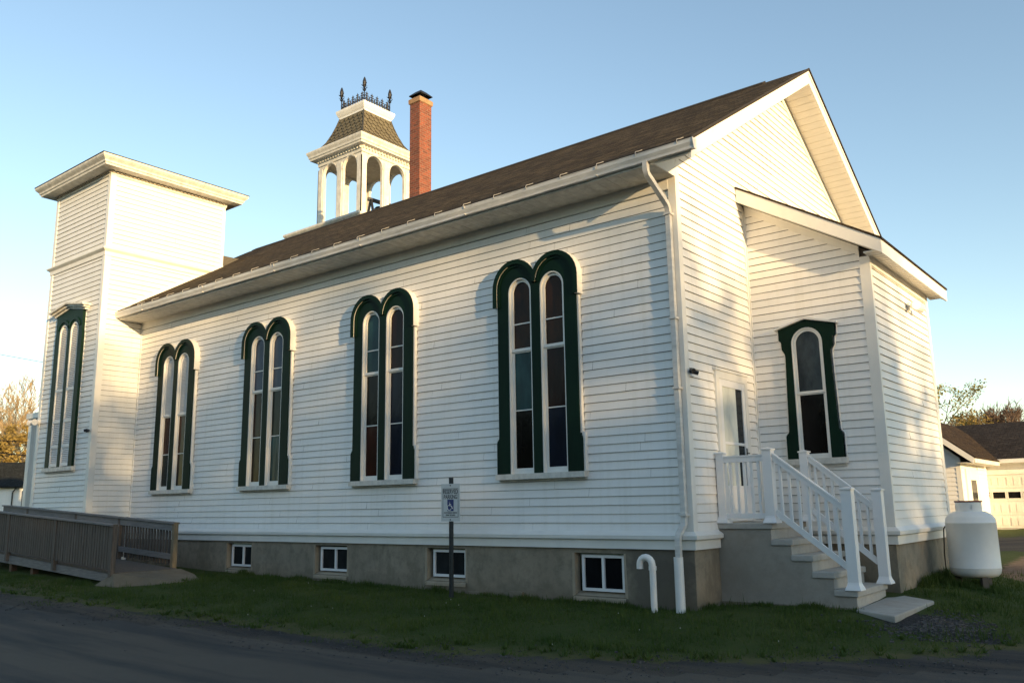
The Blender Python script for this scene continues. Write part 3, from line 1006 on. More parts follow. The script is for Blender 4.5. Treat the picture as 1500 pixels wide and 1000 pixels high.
def church_window(cx, cols, louvre, seed):
    fr = frame(cx, 0, *NY)
    zb = 1.975; zs = 5.03
    def outline(g):
        c, Rr = .40, .39 + g
        arcs = double_arch(c, Rr, zs)
        e = c + Rr
        return [(-.835 - g, zb), (-.835 - g, 2.47), (-.825 - g, 2.50), (-e, 2.545)] + arcs + [(e, 2.545), (.825 + g, 2.50), (.835 + g, 2.47), (.835 + g, zb)]
    oc, oh, ozs = .325, .235, 4.93
    holesL = [arch_loop(-oc, oh, zb, ozs), arch_loop(oc, oh, zb, ozs)]
    b = MB()
    # bottom-open panel as one outline
    ol = outline(0)
    loop = [ol[0]] + ol[1:]
    h1 = list(reversed(holesL[1])); h0 = list(reversed(holesL[0]))
    loop = ol + h1 + h0
    b.plate([loop], fr, .0, .112)
    win = b.build("arched_window", M_GREEN, church)
    # white edging behind the green panel
    b = MB(); b.plate([outline(.028)], fr, .0, .019); b.build("edge_trim", M_TRIM, win)
    for s in (-1, 1):
        b = MB()
        x0, x1 = sorted((s * (.79), s * (.818)))
        b.plate([[(x0, 2.55), (x0, 4.70), (x1, 4.70), (x1, 2.55)]], fr, .0, .085)
        x0, x1 = sorted((s * (.8165), s * (.862)))
        b.plate([[(x0, zb), (x0, 2.56), (x1, 2.56), (x1, zb)]], fr, .0, .085)
        b.build("edge_trim", M_TRIM, win)
    # hood moulding over the arches
    def hood(r0, r1, o0, o1, mat_, ear):
        c = .40
        up = [(-(c + r1), ear)] + double_arch(c, r1, zs) + [(c + r1, ear)]
        dn = [(c + r0, ear)] + list(reversed(double_arch(c, max(r0, .4005), zs))) + [(-(c + r0), ear)] if r0 > .4 else None
        if dn is None:
            a = 2.0
            dn = [(c + r0, ear)] + arc(c, zs, r0, 0, 178, 14) + arc(-c, zs, r0, 2, 180, 14) + [(-(c + r0), ear)]
        q = MB(); q.plate([up + dn], fr, o0, o1); return q.build("hood_moulding", mat_, win)
    hood(.385, .452, .0, .150, M_TRIM, 4.715)
    hood(.375, .450, .150, .168, M_GREEN, 4.715)
    hood(.33, .374, .112, .135, M_GREEN, 4.72)
    # sill
    b = MB(); b.box(cx - .86, cx + .86, -.135, 0, 1.885, 1.972); b.box(cx - .84, cx + .84, -.06, 0, 1.855, 1.885); b.build("sill", M_TRIMW, win)
    for i, c in enumerate((-oc, oc)):
        inner = arch_loop(c, oh - .018, zb, ozs)
        b = MB(); b.plate([arch_loop(c, oh - .0005, zb, ozs) + list(reversed(inner))], fr, .018, .108); b.build("jamb", M_TRIM, win)
        up_top = ozs; zm = 3.965
        so_, si = oh - .019, oh - .062
        # upper sash
        zl = zm
        if louvre:
            zl = 3.72
        b = MB()
        b.plate([[(c - so_, zl)] + arc(c, ozs, so_, 180, 0, 14) + [(c + so_, zl), (c + si, zl + .0)] + arc(c, ozs, si, 0, 180, 14) + [(c - si, zl)]], fr, .019, .062)
        b.plate([[(c - so_, zl - .02), (c - so_, zl + .028), (c + so_, zl + .028), (c + so_, zl - .02)]], fr, .019, .066)
        if not louvre:
            b.plate([[(c - si, 4.395), (c - si, 4.415), (c + si, 4.415), (c + si, 4.395)]], fr, .03, .052)
        ua = b.build("sash", M_TRIM, win)
        if louvre:
            b = MB()
            zz = zl + .045
            while zz < ozs + si - .03:
                hw = si if zz < ozs else math.sqrt(max(0, si * si - (zz - ozs) ** 2))
                if hw > .03:
                    b.obox((cx + c, -.042, zz), (hw, 0, 0), (0, .010, .014), (0, -.003, .002))
                zz += .034
            b.build("louver", M_LOUV, win)
            q = MB(); q.plate([arch_loop(c, si + .003, zl, ozs)], fr, .018, .022); q.build("louver_backing", M_LOUV, win)
        else:
            q = MB(); q.plate([arch_loop(c, si + .003, zl, ozs)], fr, .018, .034); q.build("pane", G[cols[i][0]], win)
        # lower sash, set slightly back
        z0, z1 = zb, zl - .022
        b = MB(); b.plate([[(c - so_, z0), (c - so_, z1), (c + so_, z1), (c + so_, z0)], [(c - si, z0 + .085), (c + si, z0 + .085), (c + si, z1 - .02), (c - si, z1 - .02)]], fr, .019, .042)
        zmid = 2.985 if not louvre else 2.80
        b.plate([[(c - si, zmid - .009), (c - si, zmid + .009), (c + si, zmid + .009), (c + si, zmid - .009)]], fr, .024, .036)
        b.build("sash", M_TRIM, win)
        for (p0, p1), col_ in (((zmid, z1 - .01), cols[i][1]), ((z0 + .07, zmid), cols[i][2])):
            q = MB(); q.plate([[(c - si - .003, p0), (c - si - .003, p1), (c + si + .003, p1), (c + si + .003, p0)]], fr, .0185, .0265); q.build("pane", G[col_], win)
    return win
X4, SP = -2.534, 3.587
church_window(X4, [('brown', 'teal', 'black'), ('brown', 'maroon', 'navy')], False, 1)
church_window(X4 - SP, [('teal', 'black', 'red'), ('maroon', 'navy', 'navy')], False, 2)
church_window(X4 - 2 * SP, [('slate', 'maroon', 'black'), ('slate', 'green', 'teal')], False, 3)
church_window(X4 - 3 * SP, [('red', 'red', 'green'), ('red', 'red', 'black')], True, 4)

# --- single arched window with pointed hood on the lean-to
def pointed_window(cx, y):
    fr = frame(cx, y, *NY)
    zb = 2.125
    half = [(.435, zb), (.435, 2.47), (.425, 2.50), (.395, 2.53), (.385, 2.56), (.355, 3.72), (.36, 3.78), (.405, 3.86), (.41, 3.98), (.445, 4.01), (.445, 4.185)]
    ol = [(-u, z) for u, z in half] + [(0, 4.295)] + list(reversed(half))
    def grow(g): return [(u + (g if u > 0 else -g if u < 0 else 0), z) for u, z in ol]
    oh, ozs = .245, 3.93
    hole = arch_loop(0, oh, zb, ozs)
    b = MB(); b.plate([ol + list(reversed(hole))], fr, 0, .085); win = b.build("arched_window", M_GREEN, church)
    b = MB(); b.plate([grow(.026) + list(reversed(ol))], fr, 0, .06); b.build("edge_trim", M_TRIM, win)
    b = MB()
    for s in (-1, 1):
        a = Vector((cx + s * .50, y - .055, 4.175)); c = Vector((cx, y - .055, 4.305))
        b.prism([(a.x, y - .13, a.z), (a.x, y - .13, a.z + .03), (c.x, y - .13, c.z + .03), (c.x, y - .13, c.z)], (0, .13, 0))
    b.build("pointed_hood", M_TRIM, win)
    b = MB(); b.box(cx - .47, cx + .47, y - .115, y, 2.03, 2.12); b.box(cx - .445, cx + .445, y - .05, y, 1.99, 2.03); b.build("sill", M_TRIMW, win)
    b = MB(); b.plate([arch_loop(0, oh - .0005, zb, ozs) + list(reversed(arch_loop(0, oh - .015, zb, ozs)))], fr, .018, .082); b.build("jamb", M_TRIM, win)
    so_, si, zm = oh - .016, oh - .058, 3.15
    b = MB(); b.plate([[(-so_, zm)] + arc(0, ozs, so_, 180, 0, 16) + [(so_, zm), (si, zm)] + arc(0, ozs, si, 0, 180, 16) + [(-si, zm)]], fr, .019, .055)
    b.plate([[(-so_, zm - .022), (-so_, zm + .018), (so_, zm + .018), (so_, zm - .022)]], fr, .019, .06); b.build("sash", M_TRIM, win)
    q = MB(); q.plate([arch_loop(0, si + .003, zm, ozs)], fr, .018, .032); q.build("pane", G['marble'], win)
    b = MB(); b.plate([[(-so_, zb), (-so_, zm - .024), (so_, zm - .024), (so_, zb)], [(-si, zb + .07), (si, zb + .07), (si, zm - .04), (-si, zm - .04)]], fr, .019, .042); b.build("sash", M_TRIM, win)
    q = MB(); q.plate([[(-si - .003, zb + .06), (-si - .003, zm - .03), (si + .003, zm - .03), (si + .003, zb + .06)]], fr, .0185, .026); q.build("pane", G['black'], win)
pointed_window(.93, 2.451)

# --- side door on the gable wall
fr = frame(0, 0, *PX)
d0, d1, dz0, dz1 = .90, 2.03, 1.20, 3.43
b = MB(); b.plate([[(d0, dz0), (d0, dz1), (d1, dz1), (d1, dz0)], [(d0 + .105, dz0), (d1 - .105, dz0), (d1 - .105, dz1 - .115), (d0 + .105, dz1 - .115)]], fr, 0, .05); b.box(0, .065, d0 - .03, d1 + .03, dz1, dz1 + .035)
door = b.build("door", M_TRIM, church)
a0, a1, a2 = d0 + .106, d1 - .106, dz1 - .117
b = MB(); b.plate([[(a0, dz0), (a0, a2), (a1, a2), (a1, dz0)], [(a0 + .10, dz0 + .52), (a1 - .10, dz0 + .52), (a1 - .10, dz0 + 1.13), (a0 + .10, dz0 + 1.13)], [(a0 + .10, dz0 + 1.17), (a1 - .10, dz0 + 1.17), (a1 - .10, a2 - .11), (a0 + .10, a2 - .11)]], fr, .018, .042)
b.plate([[(a0 + .14, dz0 + .08), (a0 + .14, dz0 + .42), (a1 - .14, dz0 + .42), (a1 - .14, dz0 + .08)]], fr, .042, .048)
b.build("door_leaf", M_VINYL, door)
sp = a0 + .10 + (a1 - a0 - .2) * .70
for p0, p1 in ((dz0 + .52, dz0 + 1.13), (dz0 + 1.17, a2 - .11)):
    q = MB(); q.plate([[(a0 + .097, p0 - .003), (a0 + .097, p1 + .003), (sp, p1 + .003), (sp, p0 - .003)]], fr, .0182, .028); q.build("pane", G['pale'], door)
    q = MB(); q.plate([[(sp, p0 - .003), (sp, p1 + .003), (a1 - .097, p1 + .003), (a1 - .097, p0 - .003)]], fr, .0182, .026); q.build("pane", G['grey'], door)
b = MB(); b.box(.042, .05, a1 - .075, a1 - .04, dz0 + .92, dz0 + 1.10); b.tube([(.05, a1 - .058, dz0 + 1.02), (.085, a1 - .058, dz0 + 1.02), (.088, a1 - .16, dz0 + 1.02)], .009, 6); b.build("handle", M_BLACK, door)

# --- cameras and floodlights fixed to the church
def camera_fix(px, py, pz, U, Nn):
    b = MB()
    b.lathe([(.012, -.03), (.028, -.02), (.03, .02), (.012, .03)], (px + Nn[0] * .03, py + Nn[1] * .03, pz), 10)
    for s in (-1, 1):
        c = Vector((px + Nn[0] * .06 + U[0] * s * .035, py + Nn[1] * .06 + U[1] * s * .035, pz - .01 * s))
        dr = Vector((Nn[0] + U[0] * s * .8, Nn[1] + U[1] * s * .8, -.3)).normalized()
        b.tube([c - dr * .03, c + dr * .055], .032, 8)
    b.build("security_camera", M_BLACK, church)
camera_fix(.024, .10, 3.31, *PX)
camera_fix(XL - .06, -1.08 - .03, 3.42, *NY)
def flood(px, py, pz, U, Nn):
    b = MB(); U = Vector((*U, 0)); Nn = Vector((*Nn, 0)); p = Vector((px, py, pz))
    b.tube([p, p + Nn * .035], .075, 14)
    fl_ = b.build("floodlight", M_TRIM, church)
    for s in (-1, 1):
        q = MB(); c = p + Nn * .06 + U * s * .07
        d = (Nn * .75 + U * s * .75 + Vector((0, 0, -.15))).normalized()
        q.tube([p + Nn * .03, c, c + d * .06, c + d * .075, c + d * .16], [.018, .018, .026, .06, .082], 12)
        q.build("lamp_head", M_TRIM, fl_)
flood(1.981, 4.49, 4.71, *PX)
flood(-18.15, -1.10, 3.83, *NY)

# --- corner tower
TX0, TX1, TY0, TY1 = -18.192, -15.213, -1.08, 2.2
b = MB(); b.box(TX0 + .004, TX1 - .004, TY0 + .004, TY1, 0, 10.15); tw = b.build("tower_wall", M_SHEATH_SHADE, church)
b = MB()
clap(b, frame(0, TY0, *NY), .35, 7.80, lambda z: (TX0 + .11, TX1 - .11), seed=21)
clap(b, frame(0, TY0, *NY), 8.03, 9.93, lambda z: (TX0 + .10, TX1 - .10), seed=22)
clap(b, frame(TX1, 0, *PX), .35, 7.80, lambda z: (TY0 + .13, TY1 - .02 if z > 7.6 else (TY1 - .02 if z > 6.4 else -.03)), seed=23)
clap(b, frame(TX1, 0, *PX), 8.03, 9.93, lambda z: (TY0 + .12, TY1 - .10), seed=24)
b.build("clapboard", M_SIDE2, tw, recalc=False)
b = MB()
for z0, z1 in ((.2, 7.82), (8.0, 10.04)):
    b.box(TX1 - .11, TX1 + .024, TY0 - .024, TY0, z0, z1); b.box(TX1, TX1 + .024, TY0, TY0 + .13, z0, z1)
    b.box(TX0 - .024, TX0 + .11, TY0 - .024, TY0, z0, z1); b.box(TX0 - .024, TX0, TY0, TY0 + .12, z0, z1)
b.box(TX1, TX1 + .024, TY1 - .10, TY1 + .0, 8.0, 10.04)
b.build("corner_board", M_TRIM, tw)
b = MB(); b.ring(TX0, TX1, TY0, TY1, [(0, 7.80), (.035, 7.80), (.045, 7.90), (.11, 7.955), (.115, 7.985), (.02, 8.05), (0, 8.05)]); b.build("belt_course", M_TRIM, tw)
b = MB(); b.ring(TX0, TX1, TY0, TY1, [(0, 9.93), (.03, 9.93), (.035, 10.0), (.06, 10.035), (.33, 10.04), (.34, 10.085), (.365, 10.10), (.375, 10.145), (.43, 10.20), (.455, 10.235), (.455, 10.285), (0, 10.36)])
b.box(TX0, TX1, TY0, TY1, 10.30, 10.355)
cor = b.build("tower_cornice", M_TRIMW, tw)
b = MB()
b.box(TX0 - .03, TX1 + .0355, TY0 - .037, TY0 - .0355, 9.98, 10.034); b.box(TX1 + .0355, TX1 + .037, TY0 - .037, TY1, 9.98, 10.034)
kx = TX0 - .02
while kx < TX1 + .03:
    b.box(kx, kx + .05, TY0 - .075, TY0 - .035, 9.985, 10.034); kx += .11
ky = TY0 - .02
while ky < TY1:
    b.box(TX1 + .035, TX1 + .075, ky, ky + .05, 9.985, 10.034); ky += .11
b.build("dentil", simple("peeling_dentil_paint", (.45, .42, .36), .8, .5, 12), tw)
b = MB(); b.ring(TX0, TX1, TY0, TY1, [(.44, 10.287), (.47, 10.287), (.47, 10.302), (.44, 10.302)]); b.build("roof_edge", M_ROOFE, tw)
# tall louvred tower window
tcx = -16.70
fr = frame(tcx, TY0, *NY)
b = MB()
hw = .735; zb = 2.60
oc, oh, ozs = .30, .235, 6.03
lp = [(-hw, zb), (-hw, 5.95), (-hw + .02, 6.0), (-hw + .02, 6.52), (0, 6.62), (hw - .02, 6.52), (hw - .02, 6.0), (hw, 5.95), (hw, zb)]
b.plate([lp + list(reversed(arch_loop(oc, oh, zb, ozs))) + list(reversed(arch_loop(-oc, oh, zb, ozs)))], fr, 0, .085)
tww = b.build("louvred_window", M_GREEN, church)
b = MB(); b.plate([[(u * 1.035, z) for u, z in lp]], fr, 0, .019); b.build("edge_trim", M_TRIM, tww)
b = MB()
for s in (-1, 1):
    b.plate([arc(s * oc, ozs, .36, 20, 160, 10) + list(reversed(arc(s * oc, ozs, .29, 20, 160, 10)))], fr, .085, .105)
b.build("hood_moulding", M_GREEN, tww)
b = MB()
for s in (-1, 1):
    for (o0, zo, t_) in ((.10, 0, .05), (.16, .05, .05), (.22, .10, .05)):
        b.prism([(tcx + s * (.76 + o0 * .8), TY0 - o0, 6.50 + zo), (tcx + s * (.76 + o0 * .8), TY0 - o0, 6.50 + zo + t_), (tcx, TY0 - o0, 6.645 + zo + t_), (tcx, TY0 - o0, 6.645 + zo)], (0, o0, 0))
b.build("pointed_hood", M_TRIMW, tww)
b = MB(); b.box(tcx - .80, tcx + .80, TY0 - .12, TY0, 2.50, 2.598); b.box(tcx - .77, tcx + .77, TY0 - .05, TY0, 2.46, 2.5); b.build("sill", M_TRIMW, tww)
for c in (-oc, oc):
    b = MB(); b.plate([arch_loop(c, oh - .001, zb, ozs) + list(reversed(arch_loop(c, oh - .045, zb, ozs)))], fr, .018, .07)
    for zr in (2.66, 3.12, 3.75, 4.55):
        b.plate([[(c - oh + .04, zr - .035), (c - oh + .04, zr + .035), (c + oh - .04, zr + .035), (c + oh - .04, zr - .035)]], fr, .018, .068)
    b.build("shutter_frame", M_LOUV, tww)
    b = MB(); zz = zb + .06; si = oh - .046
    while zz < ozs + si - .03:
        hw_ = si if zz < ozs else math.sqrt(max(0, si * si - (zz - ozs) ** 2))
        b.obox((tcx + c, TY0 - .045, zz), (hw_, 0, 0), (0, .011, .018), (0, -.003, .002)); zz += .046
    b.build("louver", M_LOUV, tww)
    q = MB(); q.plate([arch_loop(c, si + .002, zb, ozs)], fr, .0182, .023); q.build("louver_backing", simple("grey_louver_backing", (.62, .63, .63), .7, .1), tww)
# low entrance porch side peeping out past the tower
b = MB(); b.box(-19.72, -19.52, -.7, -.55, 0, 4.05); b.box(-19.45, TX0 + .0, -.62, 2.0, 0, 3.9); b.box(-19.80, TX0 - .03, -.75, 2.1, 4.05, 4.2)
b.build("entrance_porch", M_TRIM, church)

# cricket between tower and main roof
b = MB()
b.face((-15.66, 2.201, 8.67), (-15.63, 3.03, 8.68), (-15.205, 2.201, 8.15)); b.face((-15.66, 2.201, 8.67), (-17.0, 2.201, 8.15), (-17.0, 2.9, 8.3), (-15.63, 3.03, 8.68))
b.build("roof_cricket", simple("greyish_old_shingle", (.13, .115, .085), .9, .4, 20), church, recalc=False)
# step flashing along the tower
b = MB(); b.bar((TX1 + .012, -.5, roofz(-.5) + .045), (TX1 + .012, 2.2, roofz(2.2) + .045), .012, .10); b.build("flashing", M_TRIM, church)

# --- far tower with belfry
FY0, FY1 = 7.2, 10.48
b = MB(); b.box(TX0, TX1, FY0, FY1, 0, 10.75); ft = b.build("tower_wall", M_TRIM, church)
b = MB(); b.ring(TX0, TX1, FY0, FY1, [(0, 10.58), (.04, 10.58), (.05, 10.66), (.34, 10.67), (.36, 10.72), (.39, 10.74), (.40, 10.80), (.46, 10.86), (.49, 10.90), (.49, 10.965), (-.6, 11.03)])
b.box(TX0 + .55, TX1 - .55, FY0 + .55, FY1 - .55, 10.9, 11.02)
b.build("tower_cornice", M_TRIMW, ft)
BX, BY, BH = -16.81, 8.78, 1.135
Z0, ZS, ZT = 11.0, 13.2, 13.62
def comb(hw, r):
    # arcade outline with two open arches
    c = .30 + .5 * .0
    o1 = (-.535, .30); 
    out = [(-hw, Z0)]
    for cx_ in (-.535, .535):
        out += [(cx_ - r, Z0)] + arc(cx_, ZS, r, 180, 0, 12) + [(cx_ + r, Z0)]
    out += [(hw, Z0), (hw, ZT), (-hw, ZT)]
    return out
bel = MB()
for fr_, hw_ in ((frame(BX, BY - BH, *NY), BH), (frame(BX, BY + BH, (1, 0), (0, 1)), BH), (frame(BX + BH, BY, *PX), BH - .1), (frame(BX - BH, BY, (0, 1), (-1, 0)), BH - .1)):
    bel.plate([comb(hw_, .365)], fr_, -.10, 0, back=True)
belf = bel.build("belfry", M_TRIMW, church)
b = MB()
for fr_ in (frame(BX, BY - BH, *NY), frame(BX + BH, BY, *PX), frame(BX, BY + BH, (1, 0), (0, 1)), frame(BX - BH, BY, (0, 1), (-1, 0))):
    for u0, u1 in ((-BH - .03, -BH + .20), (-.12, .12), (BH - .20, BH + .03)):
        b.plate([[(u0, Z0), (u0, 13.45), (u1, 13.45), (u1, Z0)]], fr_, 0, .03, back=True)
        b.plate([[(u0 - .015, Z0), (u0 - .015, Z0 + .14), (u1 + .015, Z0 + .14), (u1 + .015, Z0)]], fr_, 0, .045, back=True)
    for cx_ in (-.535, .535):
        b.plate([arc(cx_, ZS, .40, 0, 180, 12) + list(reversed(arc(cx_, ZS, .368, 0, 180, 12)))], fr_, 0, .02)
b.build("pilaster", M_TRIMW, belf)
b = MB(); b.box(BX - BH + .01, BX + BH - .01, BY - BH + .01, BY + BH - .01, 13.56, 13.70); b.build("ceiling", simple("belfry_ceiling_boards", (.42, .37, .30), .8, .3, 5), belf)
b = MB(); b.ring(BX - BH, BX + BH, BY - BH, BY + BH, [(0, 13.58), (.035, 13.58), (.04, 13.74), (.06, 13.78), (.24, 13.80), (.25, 13.86), (.28, 13.88), (.29, 13.95), (.33, 14.02), (.345, 14.06), (.345, 14.11), (-.1, 14.18)])
b.build("belfry_cornice", M_TRIMW, belf)
b = MB()
b.box(BX - BH - .03, BX + BH + .0405, BY - BH - .0425, BY - BH - .0405, 13.70, 13.785); b.box(BX + BH + .0405, BX + BH + .0425, BY - BH - .0425, BY + BH, 13.70, 13.785)
for k in range(17):
    u = -1.12 + k * .14
    b.box(BX + u - .03, BX + u + .03, BY - BH - .10, BY - BH - .04, 13.70, 13.785)
    b.box(BX + BH + .04, BX + BH + .10, BY + u - .03, BY + u + .03, 13.70, 13.785)
b.build("dentil", M_TRIMW, belf)
# mansard cap with scalloped shingles
ms = [(1.30, 14.14), (1.12, 14.30), (.97, 14.52), (.83, 14.85), (.72, 15.18), (.64, 15.47)]
b = MB(); b.ring(BX, BX, BY, BY, ms); man = b.build("mansard_roof", simple("mansard_underlay", (.05, .042, .028), .9, .3, 12), belf)
def mans(z):
    for (h0, z0), (h1, z1) in zip(ms, ms[1:]):
        if z <= z1: return h0 + (h1 - h0) * (z - z0) / (z1 - z0)
    return ms[-1][0]
b = MB()
rows_ = 8
for side in range(4):
    a = side * math.pi / 2
    ux, uy = math.cos(a), math.sin(a); nx_, ny_ = -math.sin(a), math.cos(a)   # outward normal
    for r_ in range(rows_):
        zt = 15.47 - r_ * .168; zb_ = zt - .215
        if zb_ < 14.12: zb_ = 14.12
        ht, hb = mans(zt), mans(zb_)
        sw = .235
        n_ = int(2 * ht / sw) + 2
        for k in range(-n_ // 2 - 1, n_ // 2 + 2):
            uc = (k + (.5 if r_ % 2 else 0)) * sw
            poly = []
            prof2 = [(-.5, 0), (-.5, .55), (-.42, .75), (-.25, .92), (0, 1.0), (.25, .92), (.42, .75), (.5, .55), (.5, 0)]
            ok = True
            for pu, pv in prof2:
                z_ = zt + (zb_ - zt) * pv; h_ = mans(z_) + .004 + .03 * pv
                u_ = uc + pu * sw * .91
                u_ = max(-h_, min(h_, u_))
                poly.append((BX + ux * u_ + nx_ * h_, BY + uy * u_ + ny_ * h_, z_ + .002 * pv))
            us = [((p[0] - BX) * ux + (p[1] - BY) * uy) for p in poly]
            if max(us) - min(us) > .03:
                b.face(*poly)
b.build("scallop_shingles", M_SCALE, man, recalc=False)
b = MB()
for sx in (-1, 1):
    for sy in (-1, 1):
        b.tube([(BX + sx * (h_ + .012), BY + sy * (h_ + .012), z_) for h_, z_ in ms], .026, 6)
b.build("hip_roll", simple("dark_hip_metal", (.05, .045, .035), .6, .3), man)
b = MB(); b.ring(BX - .64, BX + .64, BY - .64, BY + .64, [(0, 15.44), (.03, 15.44), (.035, 15.50), (.07, 15.56), (.11, 15.66), (.12, 15.70), (.12, 15.755), (-.3, 15.80)]); b.box(BX - .5, BX + .5, BY - .5, BY + .5, 15.76, 15.79)
b.build("deck_cornice", M_TRIM, belf)
# iron cresting
def leafy(mb, x_, y_, z_, s):
    for k, (dz, r_) in enumerate(((0, .06), (.06, .085), (.12, .09), (.18, .075), (.24, .05), (.29, .015))):
        for q in range(4):
            a = q * math.pi / 2 + k * .6
            p = Vector((x_, y_, z_ + dz * s)); e = Vector((math.cos(a) * r_ * s, math.sin(a) * r_ * s, .05 * s))
            t_ = Vector((-math.sin(a), math.cos(a), 0)) * .016 * s
            mb.face(p - t_, p + e * .6 - t_ * 1.4, p + e, p + e * .6 + t_ * 1.4, p + t_)
    mb.tube([(x_, y_, z_ - .05 * s), (x_, y_, z_ + .32 * s)], .008 * s, 5)
cr = MB(); CH = .62
def crest_side(mb, p0, p1):
    p0 = Vector(p0); p1 = Vector(p1); d = (p1 - p0); L = d.length; d.normalize()
    mb.bar(p0 + Vector((0, 0, .03)), p1 + Vector((0, 0, .03)), .014, .02)
    mb.bar(p0 + Vector((0, 0, .17)), p1 + Vector((0, 0, .17)), .010, .014)
    n_ = 5
    for k in range(n_):
        c = p0 + d * (L * (k + .5) / n_)
        top = .40
        mb.tube([c, c + Vector((0, 0, top))], .021, 5)
        for zz, ww in ((.20, .07), (.28, .10), (.36, .075)):
            mb.prism([c + d * (-ww) + Vector((0, 0, zz)), c + Vector((0, 0, zz - .032)), c + d * ww + Vector((0, 0, zz)), c + d * ww * .7 + Vector((0, 0, zz + .03)), c + Vector((0, 0, zz + .01)), c + d * (-ww * .7) + Vector((0, 0, zz + .03))], Vector((-d.y, d.x, 0)) * .012)
        mb.prism([c + d * -.02 + Vector((0, 0, .38)), c + d * .02 + Vector((0, 0, .38)), c + Vector((0, 0, .46))], Vector((-d.y, d.x, 0)) * .012)
    for k in range(n_ + 1):
        c = p0 + d * (L * k / n_)
        mb.tube([c, c + Vector((0, 0, .26))], .017, 5)
        mb.prism([c + d * -.035 + Vector((0, 0, .22)), c + Vector((0, 0, .18)), c + d * .035 + Vector((0, 0, .22)), c + Vector((0, 0, .30))], Vector((-d.y, d.x, 0)) * .012)
    for k in range(n_):
        for cc in (.25, .75):
            c = p0 + d * (L * (k + cc) / n_)
            mb.tube([c + d * (.045 * math.cos(t)) + Vector((0, 0, .09 + .055 * math.sin(t))) for t in [2 * math.pi * q / 8 for q in range(9)]], .016, 4, False)
cz = 15.77
cs = [(BX - CH, BY - CH, cz), (BX + CH, BY - CH, cz), (BX + CH, BY + CH, cz), (BX - CH, BY + CH, cz)]
for k in range(4):
    crest_side(cr, cs[k], cs[(k + 1) % 4])
cre = cr.build("cresting", M_IRON, belf)
for c in cs:
    f_ = MB(); f_.tube([c, (c[0], c[1], c[2] + .58)], .020, 6); leafy(f_, c[0], c[1], c[2] + .40, 1.45); f_.tube([(c[0], c[1], c[2] + .52 + q) for q in (0, .1, .25, .38, .45)], [.015, .065, .07, .04, .006], 7)
    f_.build("finial", M_IRON, belf)

# --- chimney
CX0, CX1, CY0, CY1 = -10.645, -10.262, 5.0, 5.47
b = MB(); b.box(CX0, CX1, CY0, CY1, 8.8, 12.76); chim = b.build("chimney", M_BRICK, church)
b = MB(); b.ring(CX0, CX1, CY0, CY1, [(0, 12.66), (.03, 12.68), (.035, 12.80), (.0, 12.84), (-.15, 12.85)]); b.build("chimney_crown", simple("buff_crown_brick", (.40, .24, .13), .9, .35, 9, (1, 1, 1), .3), chim)
cm = ((CX0 + CX1) / 2, (CY0 + CY1) / 2)
b = MB()
for sx in (-1, 1):
    for sy in (-1, 1):
        b.box(cm[0] + sx * .12 - .01, cm[0] + sx * .12 + .01, cm[1] + sy * .15 - .01, cm[1] + sy * .15 + .01, 12.8, 12.97)
b.box(cm[0] - .11, cm[0] + .11, cm[1] - .13, cm[1] + .13, 12.8, 12.93)
b.ring(cm[0], cm[0], cm[1], cm[1], [(.235, 12.93), (.24, 12.95), (.11, 13.08), (.07, 13.09), (0, 13.10)])
b.build("chimney_cap", M_IRON, chim)

# --- the bell (rests in the belfry: its own thing)
bx_, by_ = -16.30, 9.10
bell = thing("church_bell", (bx_, by_, 11.03), "dark bell on an iron stand inside the open belfry", "bell")
b = MB(); b.lathe([(.40, 0), (.37, .06), (.29, .22), (.25, .42), (.17, .52), (.04, .55)], (bx_, by_, 11.55), 20); b.build("bell_body", simple("aged_bronze", (.035, .04, .032), .45, .3, 8, (1, 1, 1), 0, .6), bell, smooth=True)
b = MB()
b.bar((bx_ - .15, by_ - .45, 12.32), (bx_ + .22, by_ + .55, 12.18), .12, .11); b.build("yoke", M_IRON, bell)
for s in (-1, 1):
    b = MB()
    yy_ = by_ + s * .47
    b.bar((bx_ - .30, yy_, 11.03), (bx_ + .02, yy_, 12.24), .06, .07); b.bar((bx_ + .34, yy_, 11.03), (bx_ + .04, yy_, 12.24), .06, .07)
    b.build("stand", M_IRON, bell)

# ================================================================ PIPES BY THE WALL
vp = thing("vent_pipe", (-.47, -.33, 0), "white hooked vent pipe standing in the grass beside the last basement window", "vent pipe")
vx, vy = -.47, -.33
b = MB(); b.tube([(vx, vy, -.1), (vx, vy, .63)], .045, 14); b.build("pipe", M_PVC, vp, smooth=True)
b = MB(); hk = [(vx, vy, .60)] + [(vx - .095 + .095 * math.cos(t), vy - .01, .66 + .095 * math.sin(t)) for t in [math.pi * q / 8 for q in range(9)]] + [(vx - .19, vy - .01, .60)]
b.tube(hk, .047, 14); b.build("elbow", M_PVC, vp, smooth=True)
b = MB(); b.tube([(vx, vy, .585), (vx, vy, .64)], .054, 14); b.build("collar", M_PVC, vp, smooth=True)
dp = thing("drain_pipe", (-.155, -.175, 0), "fat white drain pipe rising from the grass to catch the corner downspout", "drain pipe")
b = MB(); b.lathe([(.066, -.15), (.064, .757), (.064, .757), (.058, .757), (.055, .70)], (-.155, -.175, 0), 18); b.build("pipe", M_PVC, dp, smooth=True)

